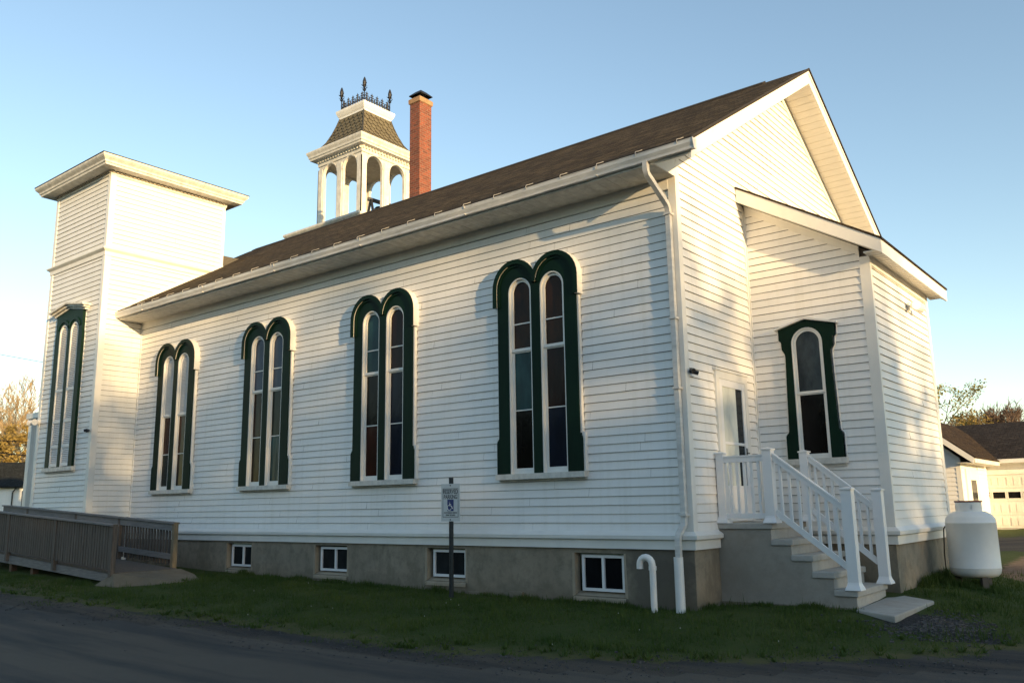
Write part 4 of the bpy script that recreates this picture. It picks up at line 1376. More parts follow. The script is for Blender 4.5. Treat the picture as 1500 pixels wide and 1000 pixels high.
# ================================================================ SIGN
sgx, sgy = -3.98, -.55
sg = thing("parking_sign", (sgx, sgy, gz1(sgx, sgy)), "white reserved parking sign with blue wheelchair symbol on a dark steel post", "sign")
b = MB()
b.prism([(sgx - .03, sgy - .004, 0), (sgx + .03, sgy - .004, 0), (sgx + .03, sgy, 0), (sgx + .012, sgy + .004, 0), (sgx + .012, sgy + .028, 0), (sgx - .012, sgy + .028, 0), (sgx - .012, sgy + .004, 0), (sgx - .03, sgy, 0)], (0, 0, 1.94))
for s in (-1, 1):
    b.box(sgx + s * .032 - .007, sgx + s * .032 + .007, sgy - .012, sgy + .012, 0, 1.94)
b.build("post", M_POST, sg)
px0, px1, pz0, pz1 = sgx - .205, sgx + .205, 1.248, 1.842
b = MB(); b.box(px0, px1, sgy - .018, sgy - .0125, pz0, pz1); pan = b.build("sign_panel", simple("white_sign_enamel", (.62, .63, .62), .35, .06, 6), sg)
M_INK = simple("black_sign_ink", (.02, .02, .022), .5, .1)
M_BLUE = simple("blue_sign_ink", (.015, .03, .16), .45, .1)
b = MB(); t = .007
q0, q1, r0, r1 = px0 + .036, px1 - .036, pz0 + .065, pz1 - .075
fr = frame(0, sgy - .018, *NY)
b.plate([[(q0, r0), (q0, r1), (q1, r1), (q1, r0)], [(q0 + t, r0 + t), (q1 - t, r0 + t), (q1 - t, r1 - t), (q0 + t, r1 - t)]], fr, 0, .0015); b.build("sign_border", M_INK, pan)
b = MB(); b.box(sgx - .068, sgx + .068, sgy - .0196, sgy - .018, 1.410, 1.592); b.build("symbol_field", M_BLUE, pan)
# wheelchair figure
wc = MB(); yq = sgy - .0212
def P3(u, z): return (sgx + u, yq, z)
def stroke(pts, r_):
    wc.tube([P3(u, z) for u, z in pts], r_, 6)
stroke([(-.016, 1.556), (-.0159, 1.553)], .015)
stroke([(-.016, 1.535), (-.012, 1.492), (.024, 1.490), (.042, 1.448), (.054, 1.452)], .0075)
stroke([(-.014, 1.515), (.018, 1.512)], .006)
stroke([(-.022 + .0 + .042 * math.cos(R(a)), 1.464 + .042 * math.sin(R(a))) for a in range(110, 345, 15)], .0065)
wc.build("wheelchair_symbol", M_TRIM, pan)
def text(body, x_, z_, size, mat_, par, sx=1.0):
    cu = bpy.data.curves.new("lettering", 'FONT')
    cu.body = body; cu.size = size; cu.align_x = 'CENTER'; cu.extrude = .0006; cu.offset = .0012 * size / .07
    o = bpy.data.objects.new("lettering", cu)
    me_ = bpy.data.meshes.new_from_object(o)
    bpy.data.objects.remove(o); bpy.data.curves.remove(cu)
    me_.transform(Matrix.Rotation(R(90), 4, 'X')); me_.transform(Matrix.Diagonal((sx, 1, 1, 1)))
    me_.transform(Matrix.Translation((x_, sgy - .0190, z_)))
    me_.materials.append(mat_)
    o = bpy.data.objects.new("lettering", me_); COL.objects.link(o); fix(o, par)
text("RESERVED", sgx, 1.684, .098, M_INK, pan, .72)
text("PARKING", sgx, 1.602, .098, M_INK, pan, .72)
text("STATE DISABLED PARKING", sgx, 1.372, .033, M_INK, pan, .72)
text("PERMIT REQUIRED", sgx, 1.335, .033, M_INK, pan, .76)
for zz in (1.815, 1.275):
    b = MB(); b.tube([(sgx, sgy - .0185, zz), (sgx, sgy - .026, zz)], .011, 8); b.build("bolt", M_POST, pan)

# ================================================================ STEPS
SY0, SY1 = .75, 2.05
stp = thing("concrete_steps", (.9, 1.4, 0), "grey concrete landing and five steps down from the white side door", "steps")
LZ = 1.185
tr = [(.82, LZ), (1.09, .968), (1.355, .765), (1.625, .555), (1.90, .335)]
b = MB()
out = [(.003, -.3), (.003, LZ - .09)]
for k, (xe, z_) in enumerate(tr):
    out.append((xe - .035, z_ - .085)) if k == 0 else None
    if k > 0:
        out.append((tr[k - 1][0] - .035, z_ - .085)); out.append((xe - .035, z_ - .085))
out.append((tr[-1][0] - .035, -.3))
b.prism([(x_, SY0 + .012, z_) for x_, z_ in out], (0, SY1 - SY0 - .024, 0)); b.build("stair_core", M_CONC, stp)
prev = .003
for k, (xe, z_) in enumerate(tr):
    b = MB(); b.box(prev - (.0 if k == 0 else .035), xe, SY0 - .012, SY1, z_ - .082, z_); o_ = b.build("tread" if k else "landing", M_CONC if False else M_STEP, stp)
    bv = o_.modifiers.new("bevel", 'BEVEL'); bv.width = .012; bv.segments = 2
    prev = xe
ri = MB()
for k in range(1, 5):
    x_ = tr[k - 1][0] - .034
    ri.box(x_ - .03, x_ + .003, SY0 + .02, SY1 - .02, tr[k][1] + .001, tr[k - 1][1] - .083)
ri.box(tr[-1][0] - .06, tr[-1][0] - .03, SY0 + .02, SY1 - .02, .0, tr[-1][1] - .083)
ri.build("riser", M_STEP, stp)
# damp footing line along the base
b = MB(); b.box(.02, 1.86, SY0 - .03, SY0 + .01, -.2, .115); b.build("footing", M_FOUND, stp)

def post(name, x_, y_, z0, z1, par, wd=.062):
    b = MB(); b.box(x_ - wd, x_ + wd, y_ - wd, y_ + wd, z0, z1); o_ = b.build("post", M_VINYL, par)
    b = MB(); b.ring(x_, x_, y_, y_, [(wd + .004, z1 - .001), (wd + .014, z1), (wd + .014, z1 + .018), (.0, z1 + .04)]); b.build("post_cap", M_VINYL, o_)
    b = MB(); b.ring(x_, x_, y_, y_, [(wd + .001, z0 + .10), (wd + .008, z0 + .07), (wd + .03, z0 + .02), (wd + .034, z0 + .001)]); b.build("post_skirt", M_VINYL, o_)
    return o_
def rail_flight(par, xa, za, xb, zb_, y_, n_):
    # sloping handrail with balusters between two posts
    for (dz, ww, hh, nm) in ((.0, .062, .07, "handrail"), (-.755, .045, .075, "lower_rail")):
        b = MB(); b.bar((xa, y_, za + dz), (xb, y_, zb_ + dz), ww, hh)
        if nm == "handrail": b.bar((xa, y_, za + dz + .045), (xb, y_, zb_ + dz + .045), .085, .022)
        b.build(nm, M_VINYL, par)
    for k in range(n_):
        f = (k + .75) / (n_ + .5)
        x_ = xa + (xb - xa) * f; z_ = za + (zb_ - za) * f
        b = MB(); b.box(x_ - .018, x_ + .018, y_ - .018, y_ + .018, z_ - .74, z_ - .02); b.build("baluster", M_VINYL, par)
r1 = thing("stair_railing", (.8, .80, LZ), "white railing on the road side of the steps, with a level run along the landing", "railing", "white railings of the side steps")
ry = .815
post("post", .085, ry, LZ, 2.165, r1, .055); post("post", .80, ry, LZ, 2.19, r1, .065); post("post", 1.845, ry, .335, 1.615, r1, .068)
for zz, hh in ((2.075, .075), (1.285, .07)):
    b = MB(); b.box(.14, .735, ry - .03, ry + .03, zz - hh / 2, zz + hh / 2)
    if zz > 2: b.box(.14, .735, ry - .043, ry + .043, zz + hh / 2, zz + hh / 2 + .02)
    b.build("handrail" if zz > 2 else "lower_rail", M_VINYL, r1)
for k in range(5):
    x_ = .14 + (k + .8) * .595 / 5.6
    b = MB(); b.box(x_ - .018, x_ + .018, ry - .018, ry + .018, 1.31, 2.05); b.build("baluster", M_VINYL, r1)
rail_flight(r1, .865, 2.09, 1.78, 1.375, ry, 7)
r2 = thing("stair_railing", (.95, 1.98, LZ), "white sloping railing on the church side of the steps below the pointed window", "railing", "white railings of the side steps")
ry2 = 1.965
post("post", .90, ry2, LZ, 2.195, r2, .06); post("post", 1.90, ry2, .335, 1.61, r2, .066)
rail_flight(r2, .96, 2.10, 1.835, 1.375, ry2, 7)
# flagstone slab at the foot
b = MB(); b.prism([(1.885, .62, .03), (2.44, .30, .02), (2.50, 1.98, .05), (1.90, 2.35, .08)], (0, 0, .085))
sl_ = b.build("path_slab", M_SLAB); tag(sl_, "flat concrete slab lying at the foot of the side steps", "slab")
bv = sl_.modifiers.new("bevel", 'BEVEL'); bv.width = .015; bv.segments = 2

# ================================================================ PROPANE TANK
tx, ty = 2.585, 4.35; tz = .265; tr_ = .36
tk = thing("propane_tank", (tx, ty, .12), "upright white propane tank with red rimmed collar behind the church corner", "tank")
b = MB(); b.lathe([(r_ * .89, tz + z_) for r_, z_ in ((.08, 0), (.25, .01), (.345, .035), (.39, .08), (.405, .14), (.405, .15), (.409, .155), (.409, .165), (.405, .17), (.405, .83), (.409, .835), (.409, .845), (.404, .85), (.388, .915), (.34, .975), (.25, 1.015), (.10, 1.03))], (tx, ty, 0), 48); b.build("tank_body", M_TANK, tk, smooth=True)
b = MB()
n_ = 40
for k in range(n_):
    a0 = 2 * math.pi * k / n_; a1 = 2 * math.pi * (k + 1) / n_
    hole_ = k in (2, 12, 22, 32)
    zt_ = tz + 1.165
    for ra in (.188, .182):
        segs = ((tz + .93, tz + 1.05), (tz + 1.12, zt_)) if hole_ else ((tz + .93, zt_),)
        for z0, z1 in segs:
            b.face((tx + ra * math.cos(a0), ty + ra * math.sin(a0), z0), (tx + ra * math.cos(a1), ty + ra * math.sin(a1), z0), (tx + ra * math.cos(a1), ty + ra * math.sin(a1), z1), (tx + ra * math.cos(a0), ty + ra * math.sin(a0), z1))
b.build("collar", M_TANK, tk, recalc=False)
b = MB(); b.tube([(tx + .188 * math.cos(2 * math.pi * q / 32), ty + .188 * math.sin(2 * math.pi * q / 32), tz + 1.17) for q in range(33)], .014, 6, False); b.build("rim", M_RED, tk)
b = MB(); b.lathe([(.03, tz + .96), (.03, tz + 1.04), (.02, tz + 1.08)], (tx, ty, 0), 10); b.build("valve", M_METAL, tk)
for a in (-20, 100, 215):
    a = a - 35
    b = MB(); b.box(-.045, .045, -.045, .045, 0, .25)
    c_ = Vector((tx + .25 * math.cos(R(a)), ty + .25 * math.sin(R(a)), .08))
    b.v = [tuple(Vector((v[0] * math.cos(R(a)) - v[1] * math.sin(R(a)), v[0] * math.sin(R(a)) + v[1] * math.cos(R(a)), v[2])) + c_) for v in b.v]
    b.build("leg", simple("weathered_block", (.11, .095, .08), .9, .3, 9), tk)
# regulator pipe from tank to wall
b = MB(); b.tube([(tx - .1, ty + .1, tz + 1.02), (tx - .25, ty + .25, tz + 1.0), (2.08, ty + .5, 1.0), (2.03, ty + .6, .6), (2.03, ty + .6, .15)], .012, 6); b.build("gas_hose", M_BLACK, tk)

# ================================================================ RAMP
rmp = thing("wheelchair_ramp", (-13, -1.9, .3), "weathered wooden wheelchair ramp with picket railings leading past the corner tower", "ramp")
RXA, RXB = -19.5, -10.85
def dz(x): return .345 + (RXB - x) * .055
b = MB(); b.prism([(RXB, -2.50, dz(RXB)), (RXA, -2.50, dz(RXA)), (RXA, -2.50, dz(RXA) - .04), (RXB, -2.50, dz(RXB) - .04)], (0, 1.28, 0)); b.build("deck", M_WOOD, rmp)
b = MB()
for y_ in (-2.53, -1.25):
    b.prism([(RXB - .02, y_, dz(RXB) - .042), (RXA, y_, dz(RXA) - .042), (RXA, y_, dz(RXA) - .235), (RXB - .02, y_, max(.16, dz(RXB) - .19))], (0, .04, 0))
b.build("side_beam", M_WOODL, rmp)
b = MB()
for x_ in (-19, -17.8, -16.6, -15.6, -14.5):
    for y_ in (-2.42, -1.35):
        b.box(x_ - .06, x_ + .06, y_ - .06, y_ + .06, .1, dz(x_) - .05)
b.build("support_post", simple("brown_support_wood", (.16, .09, .05), .85, .4, 8), rmp)
for y_, xs in ((-2.55, (-18.0, -15.63, -13.3, -10.9)), (-1.20, (-18.0, -15.35, -13.3, -11.05))):
    for x_ in xs:
        b = MB()
        end = x_ > -11.5
        b.box(x_ - .045, x_ + .045, y_ - .045, y_ + .045, dz(x_) - .16, dz(x_) + (.90 if end or y_ > -2 else .88))
        b.build("post", M_WOODP if (end and y_ > -2) else M_WOOD, rmp)
def top(x): return dz(x) + .865
for y_, xe, n_ in ((-2.55, -10.90, 74), (-1.20, -11.05, 74)):
    fo = -.025 if y_ < -2 else -.03
    b = MB(); b.prism([(xe + .04, y_ - .075, top(xe) + .032), (RXA, y_ - .075, top(RXA) + .032), (RXA, y_ - .075, top(RXA) + .0), (xe + .04, y_ - .075, top(xe) + .0)], (0, .15, 0)); b.build("top_rail", M_WOODL, rmp)
    b = MB()
    b.prism([(xe - .046, y_ + .0, top(xe) - .005), (RXA, y_ + .0, top(RXA) - .005), (RXA, y_ + .0, top(RXA) - .12), (xe - .046, y_ + .0, top(xe) - .12)], (0, .035, 0)) if y_ < -2 else b.prism([(xe - .046, y_ - .035, top(xe) - .005), (RXA, y_ - .035, top(RXA) - .005), (RXA, y_ - .035, top(RXA) - .135), (xe - .046, y_ - .035, top(xe) - .135)], (0, .035, 0))
    zl = .27 if y_ > -2 else .20
    b.prism([(xe - .046, y_ + (0 if y_ < -2 else -.035), dz(xe) + zl), (RXA, y_ + (0 if y_ < -2 else -.035), dz(RXA) + zl), (RXA, y_ + (0 if y_ < -2 else -.035), dz(RXA) + zl - .11), (xe - .046, y_ + (0 if y_ < -2 else -.035), dz(xe) + zl - .11)], (0, .035, 0))
    b.build("side_rail", M_WOODL, rmp)
    rg_ = random.Random(int(abs(y_) * 100))
    b = MB(); x_ = xe - .10
    gap = .118 if y_ > -2 else .108
    while x_ > RXA + .05:
        w_ = .029 if y_ > -2 else .043
        w_ *= rg_.uniform(.92, 1.05)
        zb_, zt_ = dz(x_) + .05 + rg_.uniform(-.01, .01), top(x_) - .006
        yo = (y_ - .03, y_ - .002) if y_ < -2 else (y_ + .002, y_ + .03)
        tl = rg_.uniform(-.006, .006)
        i = b.vs([(x_ + sg_ * w_ + tl * s, yv, z_) for z_, s in ((zb_, -1), (zt_, 1)) for yv in yo for sg_ in (-1, 1)])
        for q in ((0, 2, 3, 1), (4, 5, 7, 6), (0, 1, 5, 4), (2, 6, 7, 3), (0, 4, 6, 2), (1, 3, 7, 5)):
            b.f.append(tuple(i + kk for kk in q))
        x_ -= gap * rg_.uniform(.96, 1.04)
    b.build("picket_screen", M_WOOD, rmp)
b = MB()
b.prism([(RXB + .01, -2.55, dz(RXB) - .01), (RXB + .01, -1.15, dz(RXB) - .005), (RXB + .40, -1.08, gz1(RXB + .4, -1.08) + .06), (RXB + .85, -1.25, gz1(RXB + .85, -1.25) + .008), (RXB + .95, -1.7, gz1(RXB + .95, -1.7) + .006), (RXB + .75, -2.2, gz1(RXB + .75, -2.2) + .006), (RXB + .3, -2.66, gz1(RXB + .3, -2.66) + .006), (RXB - .35, -2.70, gz1(RXB - .35, -2.7) + .01)], (0, 0, -.25))
ap = b.build("ramp_apron", M_APRON); tag(ap, "rough brown concrete apron sloping from the wooden ramp onto the lawn", "apron")

# ================================================================ GARAGE (right background)
GY = 23.5
ga = thing("garage", (1.5, 26.5, .5), "low white garage with brown roof and panelled overhead door behind the propane tank", "garage")
b = MB(); b.box(-3.3, 7.5, GY + .004, 31.5, .2, 2.9); b.prism([(-3.3, GY, 2.9), (-3.3, 31.5, 2.9), (-3.3, 27.5, 4.28)], (10.8, 0, 0)); gw = b.build("wall", M_TRIM, ga)
b = MB(); clap(b, frame(0, GY, *NY), .55, 2.8, lambda z: (-3.2, -1.15), E=.14, seed=41); clap(b, frame(0, GY, *NY), 2.36, 2.8, lambda z: (-1.1, 7.4), E=.14, seed=42); clap(b, frame(0, GY, *NY), .55, 2.36, lambda z: (1.95, 7.4), E=.14, seed=43); b.build("clapboard", M_SIDE, gw, recalc=False)
b = MB(); b.prism([(-3.6, GY - .42, 2.84), (-3.6, 27.5, 4.42), (-3.6, 27.5, 4.36), (-3.6, GY - .42, 2.78)], (11.4, 0, 0)); b.prism([(-3.6, 31.92, 2.84), (-3.6, 27.5, 4.42), (-3.6, 27.5, 4.36), (-3.6, 31.92, 2.78)], (11.4, 0, 0)); b.build("roof", M_ROOFG, ga)
b = MB(); b.box(-3.6, 7.8, GY - .46, GY - .42, 2.70, 2.83); b.box(-3.6, 7.8, GY - .42, GY, 2.70, 2.715); b.build("gutter", M_TRIM, ga)
b = MB(); gx0, gx1, gz0, gz1_ = -1.02, 1.86, .48, 2.31
b.plate([[(gx0 - .09, gz0), (gx0 - .09, gz1_ + .09), (gx1 + .09, gz1_ + .09), (gx1 + .09, gz0)], [(gx0, gz0), (gx1, gz0), (gx1, gz1_), (gx0, gz1_)]], frame(0, GY, *NY), 0, .05); b.build("door_casing", M_TRIM, ga)
b = MB(); fr = frame(0, GY, *NY); rows4 = 4; hh = (gz1_ - gz0) / 4
for r_ in range(4):
    b.plate([[(gx0, gz0 + r_ * hh), (gx0, gz0 + (r_ + 1) * hh - .012), (gx1, gz0 + (r_ + 1) * hh - .012), (gx1, gz0 + r_ * hh)]], fr, 0, .022)
gd = b.build("overhead_door", simple("almond_door_paint", (.76, .73, .66), .45, .05), ga)
pitch = .4105 + .096
for r_ in (0, 1, 3):
    for k in range(6):
        x_ = -.335 + (k - 1) * .472
        for s0, s1 in ((.03, .20), (.235, .41)):
            b = MB(); b.plate([[(x_ + s0, gz0 + r_ * hh + .09), (x_ + s0, gz0 + (r_ + 1) * hh - .10), (x_ + s1, gz0 + (r_ + 1) * hh - .10), (x_ + s1, gz0 + r_ * hh + .09)]], fr, .022, .036)
            b.build("raised_panel", MATS["almond_door_paint"], gd)

for k in range(6):
    x_ = -.335 + (k - 1) * .472
    b = MB(); b.plate([[(x_, 1.475), (x_, 1.735), (x_ + .42, 1.735), (x_ + .42, 1.475)], [(x_ + .02, 1.495), (x_ + .40, 1.495), (x_ + .40, 1.715), (x_ + .02, 1.715)]], fr, .022, .04); wn = b.build("window", M_TRIM, gd)
    q = MB(); q.plate([[(x_ + .018, 1.493), (x_ + .018, 1.717), (x_ + .402, 1.717), (x_ + .402, 1.493)]], fr, .0222, .027); q.build("pane", G['dark'], wn)
# entry wing of the garage
WX, WY = -.44, 19.3
b = MB(); b.box(-3.2, WX - .004, WY + .004, GY, .2, 2.78); b.prism([(-3.2, WY, 2.78), (WX, WY, 2.78), (-1.82, WY, 3.95)], (0, GY + 3.0 - WY, 0)); ww = b.build("entry_wing", M_TRIM, ga)
b = MB(); clap(b, frame(0, WY, *NY), .5, 3.7, lambda z: (-3.15 + max(0, (z - 2.75) / .82), WX - .12 - max(0, (z - 2.75) / .82)), E=.14, seed=44); clap(b, frame(WX, 0, *PX), .5, 2.7, lambda z: (WY + .12, WY + .55), E=.14, seed=45); b.build("clapboard", M_SIDE, ww, recalc=False); b = MB(); clap(b, frame(WX, 0, *PX), .5, 2.7, lambda z: (21.9, GY - .05), E=.14, seed=46); b.build("clapboard", M_SIDE, ww, recalc=False)
b = MB(); b.box(WX - .12, WX + .02, WY - .02, WY, .45, 2.75); b.box(WX, WX + .02, WY, WY + .11, .45, 2.75); b.build("corner_board", M_TRIM, ww)
b = MB()
def wz(x): return 2.80 + (0.05 - x) * .80
b.prism([(.08, WY - .35, wz(.08)), (-1.82, WY - .35, wz(-1.82)), (-1.82, WY - .35, wz(-1.82) - .05), (.08, WY - .35, wz(.08) - .05)], (0, GY + 3 - WY, 0))
b.prism([(-3.72, WY - .35, wz(.08)), (-1.82, WY - .35, wz(-1.82)), (-1.82, WY - .35, wz(-1.82) - .05), (-3.72, WY - .35, wz(.08) - .05)], (0, GY + 3 - WY, 0)); b.build("roof", M_ROOFY, ga)
b = MB()
b.prism([(.06, WY - .35, wz(.06) - .052), (-1.82, WY - .35, wz(-1.82) - .052), (-1.82, WY - .35, wz(-1.82) - .26), (.02, WY - .35, wz(.06) - .22)], (0, .025, 0))
b.build("rake_board", M_TRIM, ga); b = MB(); b.prism([(-3.70, WY - .35, wz(.06) - .052), (-1.822, WY - .35, wz(-1.82) - .052), (-1.822, WY - .35, wz(-1.82) - .26), (-3.66, WY - .35, wz(.06) - .22)], (0, .025, 0)); b.build("rake_board", M_TRIM, ga)
b = MB(); b.box(.03, .075, WY - .32, GY - .46, 2.60, 2.735); b.box(WX, .03, WY - .32, GY - .46, 2.60, 2.615); b.build("eave_box", M_TRIMW, ga)
fr = frame(WX, 0, *PX)
b = MB(); b.plate([[(19.95, .5), (19.95, 2.45), (21.85, 2.45), (21.85, .5)]], fr, 0, .04); dd = b.build("side_door", M_TRIM, ga)
q = MB(); q.plate([[(20.55, 1.0), (20.55, 2.10), (21.35, 2.10), (21.35, 1.0)]], fr, .04, .045); q.build("pane", G['grey'], dd)

# ================================================================ HOUSE (left background)
c0 = Vector((-59.3, 15.1)); ax_ = Vector((RT.x, RT.y)).normalized(); ay_ = Vector((-ax_.y, ax_.x))
hs = thing("house", (-62, 16, 1), "small white house with dark grey roof glimpsed beyond the wooden ramp", "house")
def HP(u, v, z): return (c0.x + ax_.x * u + ay_.x * v, c0.y + ax_.y * u + ay_.y * v, z)
def hbox(mb, u0, u1, v0, v1, z0, z1):
    i = mb.vs([HP(u, v, z) for z in (z0, z1) for v in (v0, v1) for u in (u0, u1)])
    for q in ((0, 2, 3, 1), (4, 5, 7, 6), (0, 1, 5, 4), (2, 6, 7, 3), (0, 4, 6, 2), (1, 3, 7, 5)):
        mb.f.append(tuple(i + k for k in q))
b = MB(); hbox(b, -9, .0, .5, 6.5, .3, 3.5); b.prism([HP(0, .5, 3.5), HP(0, 6.5, 3.5), HP(0, 3.5, 5.15)], (ax_.x * -9, ax_.y * -9, 0)); hw_ = b.build("wall", M_TRIM, hs)
b = MB(); clap(b, ((c0.x + ay_.x * .5, c0.y + ay_.y * .5), (ax_.x, ax_.y), (-ay_.x, -ay_.y)), 1.75, 3.5, lambda z: (-8.9, -.05), E=.19, seed=51, joints=False); b.build("clapboard", M_SIDE, hw_, recalc=False)
b = MB()
b.prism([HP(.5, .1, 3.42), HP(.5, 3.5, 5.30), HP(.5, 3.5, 5.22), HP(.5, .1, 3.34)], (ax_.x * -10, ax_.y * -10, 0)); b.prism([HP(.5, 6.9, 3.42), HP(.5, 3.5, 5.30), HP(.5, 3.5, 5.22), HP(.5, 6.9, 3.34)], (ax_.x * -10, ax_.y * -10, 0)); b.build("roof", M_ROOFD, hs)
b = MB(); hbox(b, -9.02, .02, .46, .52, .3, 1.72); b.build("skirting", simple("grey_skirting", (.20, .21, .22), .8, .2), hs)
b = MB(); b.tube([HP(-.35, .15, 3.35), HP(-.75, .42, 3.0), HP(-.75, .42, 1.7)], .05, 6); b.tube([HP(-.02, .42, 3.1), HP(-.02, .42, 1.7)], .06, 6); b.build("downspout", M_POST, hs)

# ================================================================ POWER LINES
def cray(u, v, dist):
    return CAM + (FW + RT * ((u - 750) / 1254.18) + UP * ((500 - v) / 1254.18)) * dist
for (v0, v1, r_, lb_) in ((519, 530, .012, "thin power line crossing the sky high beside the corner tower"), (645, 648, .016, "grey power line passing in front of the bare trees left of the tower"), (663, 669, .022, "thick dark power line just above the house roof left of the tower")):
    a = cray(0, v0, 35); c = cray(60, v1, 35)
    d = c - a
    b = MB()
    pts_ = [a + d * t for t in (-14, -10, -6, -3, -1, 0, 1, 2, 4, 7, 10)]
    pts_ = [p + Vector((0, 0, .0009 * ((i - 5) ** 2) * 4)) for i, p in enumerate(pts_)]
    b.tube(pts_, r_, 5)
    tag(b.build("power_line", M_POST), lb_, "power line", "power lines on the left")

# ================================================================ TREES
def leafmesh(mb, pts, s0, s1, rg):
    for p in pts:
        s = rg.uniform(s0, s1)
        u = Vector((rg.gauss(0, 1), rg.gauss(0, 1), rg.gauss(0, 1))).normalized()
        v = u.orthogonal().normalized()
        v = (v * math.cos(rg.uniform(0, 6)) + u.cross(v) * math.sin(rg.uniform(0, 6))).normalized()
        p = Vector(p)
        mb.face(p - u * s, p + v * s * .55, p + u * s, p - v * s * .55)

def tree(name, base, height, spread, label, cat, bark, twig, leaf, seed, levels=5, nleaf=0, lsize=(.05, .1), upright=.6, group=None, trunk_r=None, split=(2, 4), twig_r=.012):
    rg = random.Random(seed)
    root = thing(name, base, label, cat, group)
    tr_ = MB(); tw_ = MB(); tips = []
    base = Vector(base)
    trunk_r = trunk_r or height * .018
    def grow(p, d, L, r, lv):
        n_ = 3 if lv < 3 else 2
        pts_ = [p]; rs = [r]
        q = p
        for k in range(n_):
            d = (d + Vector((rg.gauss(0, .16), rg.gauss(0, .16), rg.gauss(.03, .10)))).normalized()
            q = q + d * (L / n_); pts_.append(q); rs.append(r * (1 - .5 * (k + 1) / n_))
        (tr_ if lv < 3 else tw_).tube(pts_, rs, 7 if lv < 2 else (4 if lv < 4 else 3), False)
        if lv >= levels - 2:
            tips.extend([pts_[-1], pts_[-2] * .5 + pts_[-1] * .5])
        if lv + 1 < levels:
            for k in range(rg.randint(*split) + (2 if lv == 0 else 0)):
                f = rg.uniform(.35, 1.0) if lv else rg.uniform(.3, 1.0)
                idx = min(int(f * n_), n_ - 1); fr_ = f * n_ - idx
                o = pts_[idx].lerp(pts_[idx + 1], fr_)
                a = rg.uniform(0, 2 * math.pi)
                side = Vector((math.cos(a), math.sin(a), 0))
                nd = (d * upright + side * spread * rg.uniform(.6, 1.2) + Vector((0, 0, .25))).normalized()
                grow(o, nd, L * rg.uniform(.5, .75), max(r * rg.uniform(.35, .55), twig_r), lv + 1)
    grow(base - Vector((0, 0, .3)), Vector((0, 0, 1)), height * .5, trunk_r, 0)
    zmax = max(v[2] for v in tr_.v + tw_.v)
    k = height / (zmax - base.z)
    for mb in (tr_, tw_):
        mb.v = [(base.x + (v[0] - base.x) * k, base.y + (v[1] - base.y) * k, base.z + (v[2] - base.z) * k) for v in mb.v]
    tips = [base + (t - base) * k for t in tips]
    t_o = tr_.build("trunk", bark, root, recalc=False, smooth=True)
    if tw_.f:
        tw_.build("twigs", twig, root, recalc=False)
    if nleaf:
        lm = MB(); pts_ = []
        for k in range(nleaf):
            t = rg.choice(tips)
            pts_.append(t + Vector((rg.gauss(0, .16), rg.gauss(0, .16), rg.gauss(0, .12))) * (height / 7))
        leafmesh(lm, pts_, *lsize, rg)
        lm.build("crown", leaf, root, recalc=False)
    return root
# right background
tree("leafing_tree", (-5.1, 37.8, .6), 8.2, .75, "tall yellow green spring tree rising behind the garage roof beside the lean-to", "tree", M_BARK, M_TWIG, M_YLEAF, 5, 5, 7000, (.04, .085))
tree("leafing_tree", (-4.9, 40.5, .6), 5.7, .7, "low golden bushy tree just above the garage ridge", "tree", M_BARK, M_TWIG, M_OLEAF, 8, 5, 4200, (.05, .10))
for k, (u, v, dd_, s, sd) in enumerate(((1418, 582, 52, .55, 31), (1441, 592, 54, .6, 32), (1455, 597, 55, .6, 34))):
    p = cray(u, v, dd_)
    lbs = ["tallest bare grey brown tree over the garage roof next to the golden tree", "middle bare bush showing above the garage ridge", "smallest bare bush above the garage ridge nearest the open sky"]
    tree("bare_tree", (p.x, p.y, .6), p.z - .6, s, lbs[k], "tree", M_BARK, M_TWIG, None, sd, 6, 0, group="bare trees beyond the garage", split=(4, 5), twig_r=.016)
# left background
lsp = [(6, 532, 72, .45, 61), (34, 562, 80, .5, 62), (52, 585, 76, .5, 63), (-30, 560, 78, .5, 64), (20, 555, 95, .5, 65)]
lbl = ["tallest pale bare tree at the left edge of the picture", "pale bare tree standing between the house and the tower", "slender pale bare tree nearest the corner tower", "pale bare tree only just reaching in from beyond the left edge", "most distant pale bare tree behind the others on the left"]
for (u, v, dd_, s, sd), l_ in zip(lsp, lbl):
    p = cray(u, v, dd_)
    tree("bare_tree", (p.x, p.y, 1.0), p.z - 1.0, s, l_, "tree", M_BIRCH, M_BTWIG, None, sd, 6, 0, group="pale bare trees on the left", split=(3, 5), twig_r=.015)
p = cray(2, 615, 66)
tree("leafing_tree", (p.x, p.y, 1.0), p.z - 1, .8, "round golden leafed tree right above the dark house roof", "tree", M_BARK, M_TWIG, M_OLEAF, 71, 5, 3600, (.08, .18))
p = cray(30, 640, 82)
tree("leafing_tree", (p.x, p.y, 1.0), p.z - 1, .9, "low yellowish tree filling the gap between the house and the tower", "tree", M_BARK, M_TWIG, M_OLEAF, 72, 5, 2600, (.08, .18))
p = cray(44, 672, 70)
tree("leafing_tree", (p.x, p.y, 1.0), p.z - 1, 1.0, "short brownish bush at the corner of the house beside the tower", "bush", M_BARK, M_TWIG, M_OLEAF, 73, 5, 2500, (.10, .2))

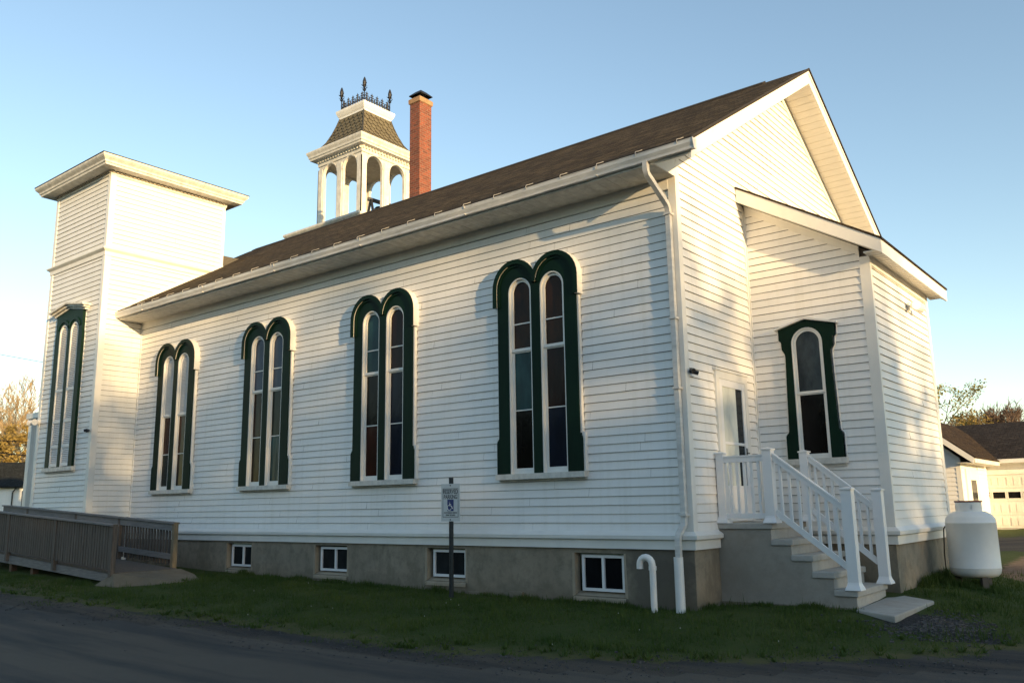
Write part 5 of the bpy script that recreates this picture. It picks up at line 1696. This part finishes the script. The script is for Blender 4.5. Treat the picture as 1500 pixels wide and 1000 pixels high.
# off-frame belt of trees towards the low sun: it shades the lower walls and the ground
belt = MB(); rg2 = random.Random(99)
hd = Vector((math.cos(R(SUN_AZ)), -math.sin(R(SUN_AZ)), 0)); hp = Vector((math.sin(R(SUN_AZ)), math.cos(R(SUN_AZ)), 0))
TD = 70.0
def belt_h(s):
    # height of the crowns' half-density line across the sun's path
    return float(np.interp(s, [-45, -20, -8, -4.5, -2, 0, 3, 6, 8, 9.5, 11], [18, 18, 17.6, 16.6, 15.9, 14.7, 14.6, 13.0, 11, 6, 0]))
pts_ = []
for k in range(150000):
    s = rg2.uniform(-45, 11); dpt = rg2.uniform(-4, 4)
    hgt = belt_h(s) - .86
    z_ = rg2.uniform(0, 22)
    nzv = mnoise.noise((s * .35, dpt * .35, z_ * .35)) * .45 + mnoise.noise((s * 1.1, dpt * .9, z_ * 1.1)) * .25
    pr = min(1, max(0, (hgt + 1.8 + nzv - z_) / 5.0))
    if rg2.random() < pr:
        p = hd * (TD + dpt) + hp * s
        pts_.append((p.x, p.y, z_))
leafmesh(belt, pts_, .18, .34, rg2)
sb_pts = []
for k in range(24):
    s = -44 + k * 2.3; p = hd * (TD + rg2.uniform(-3, 3)) + hp * s; h_ = belt_h(s) * .8
    belt.tube([(p.x, p.y, -.3), (p.x + .2, p.y, h_ * .5), (p.x, p.y + .2, h_)], [.28, .2, .08], 7)
for k in range(9000):  # unseen southern trees, added to dim the long wall and darken window reflections
    xx = rg2.uniform(-75, 62); dd = rg2.uniform(-4, 4)
    hh = 11.0 + 3.5 * mnoise.noise((xx * .09, 0, 5)) + 1.5 * mnoise.noise((xx * .4, dd * .3, 9))
    zz = rg2.uniform(0, 18)
    if rg2.random() < min(1, max(0, (hh - zz) / 2.0)):
        sb_pts.append((xx, -46 + dd - .004 * xx * xx * .3, zz))
leafmesh(belt, sb_pts, .7, 1.2, rg2)
tag(belt.build("wood", M_DLEAF, recalc=False), "belt of trees across the road that shades the church, plus unseen trees added to darken its wall and glass", "wood", kind='stuff')
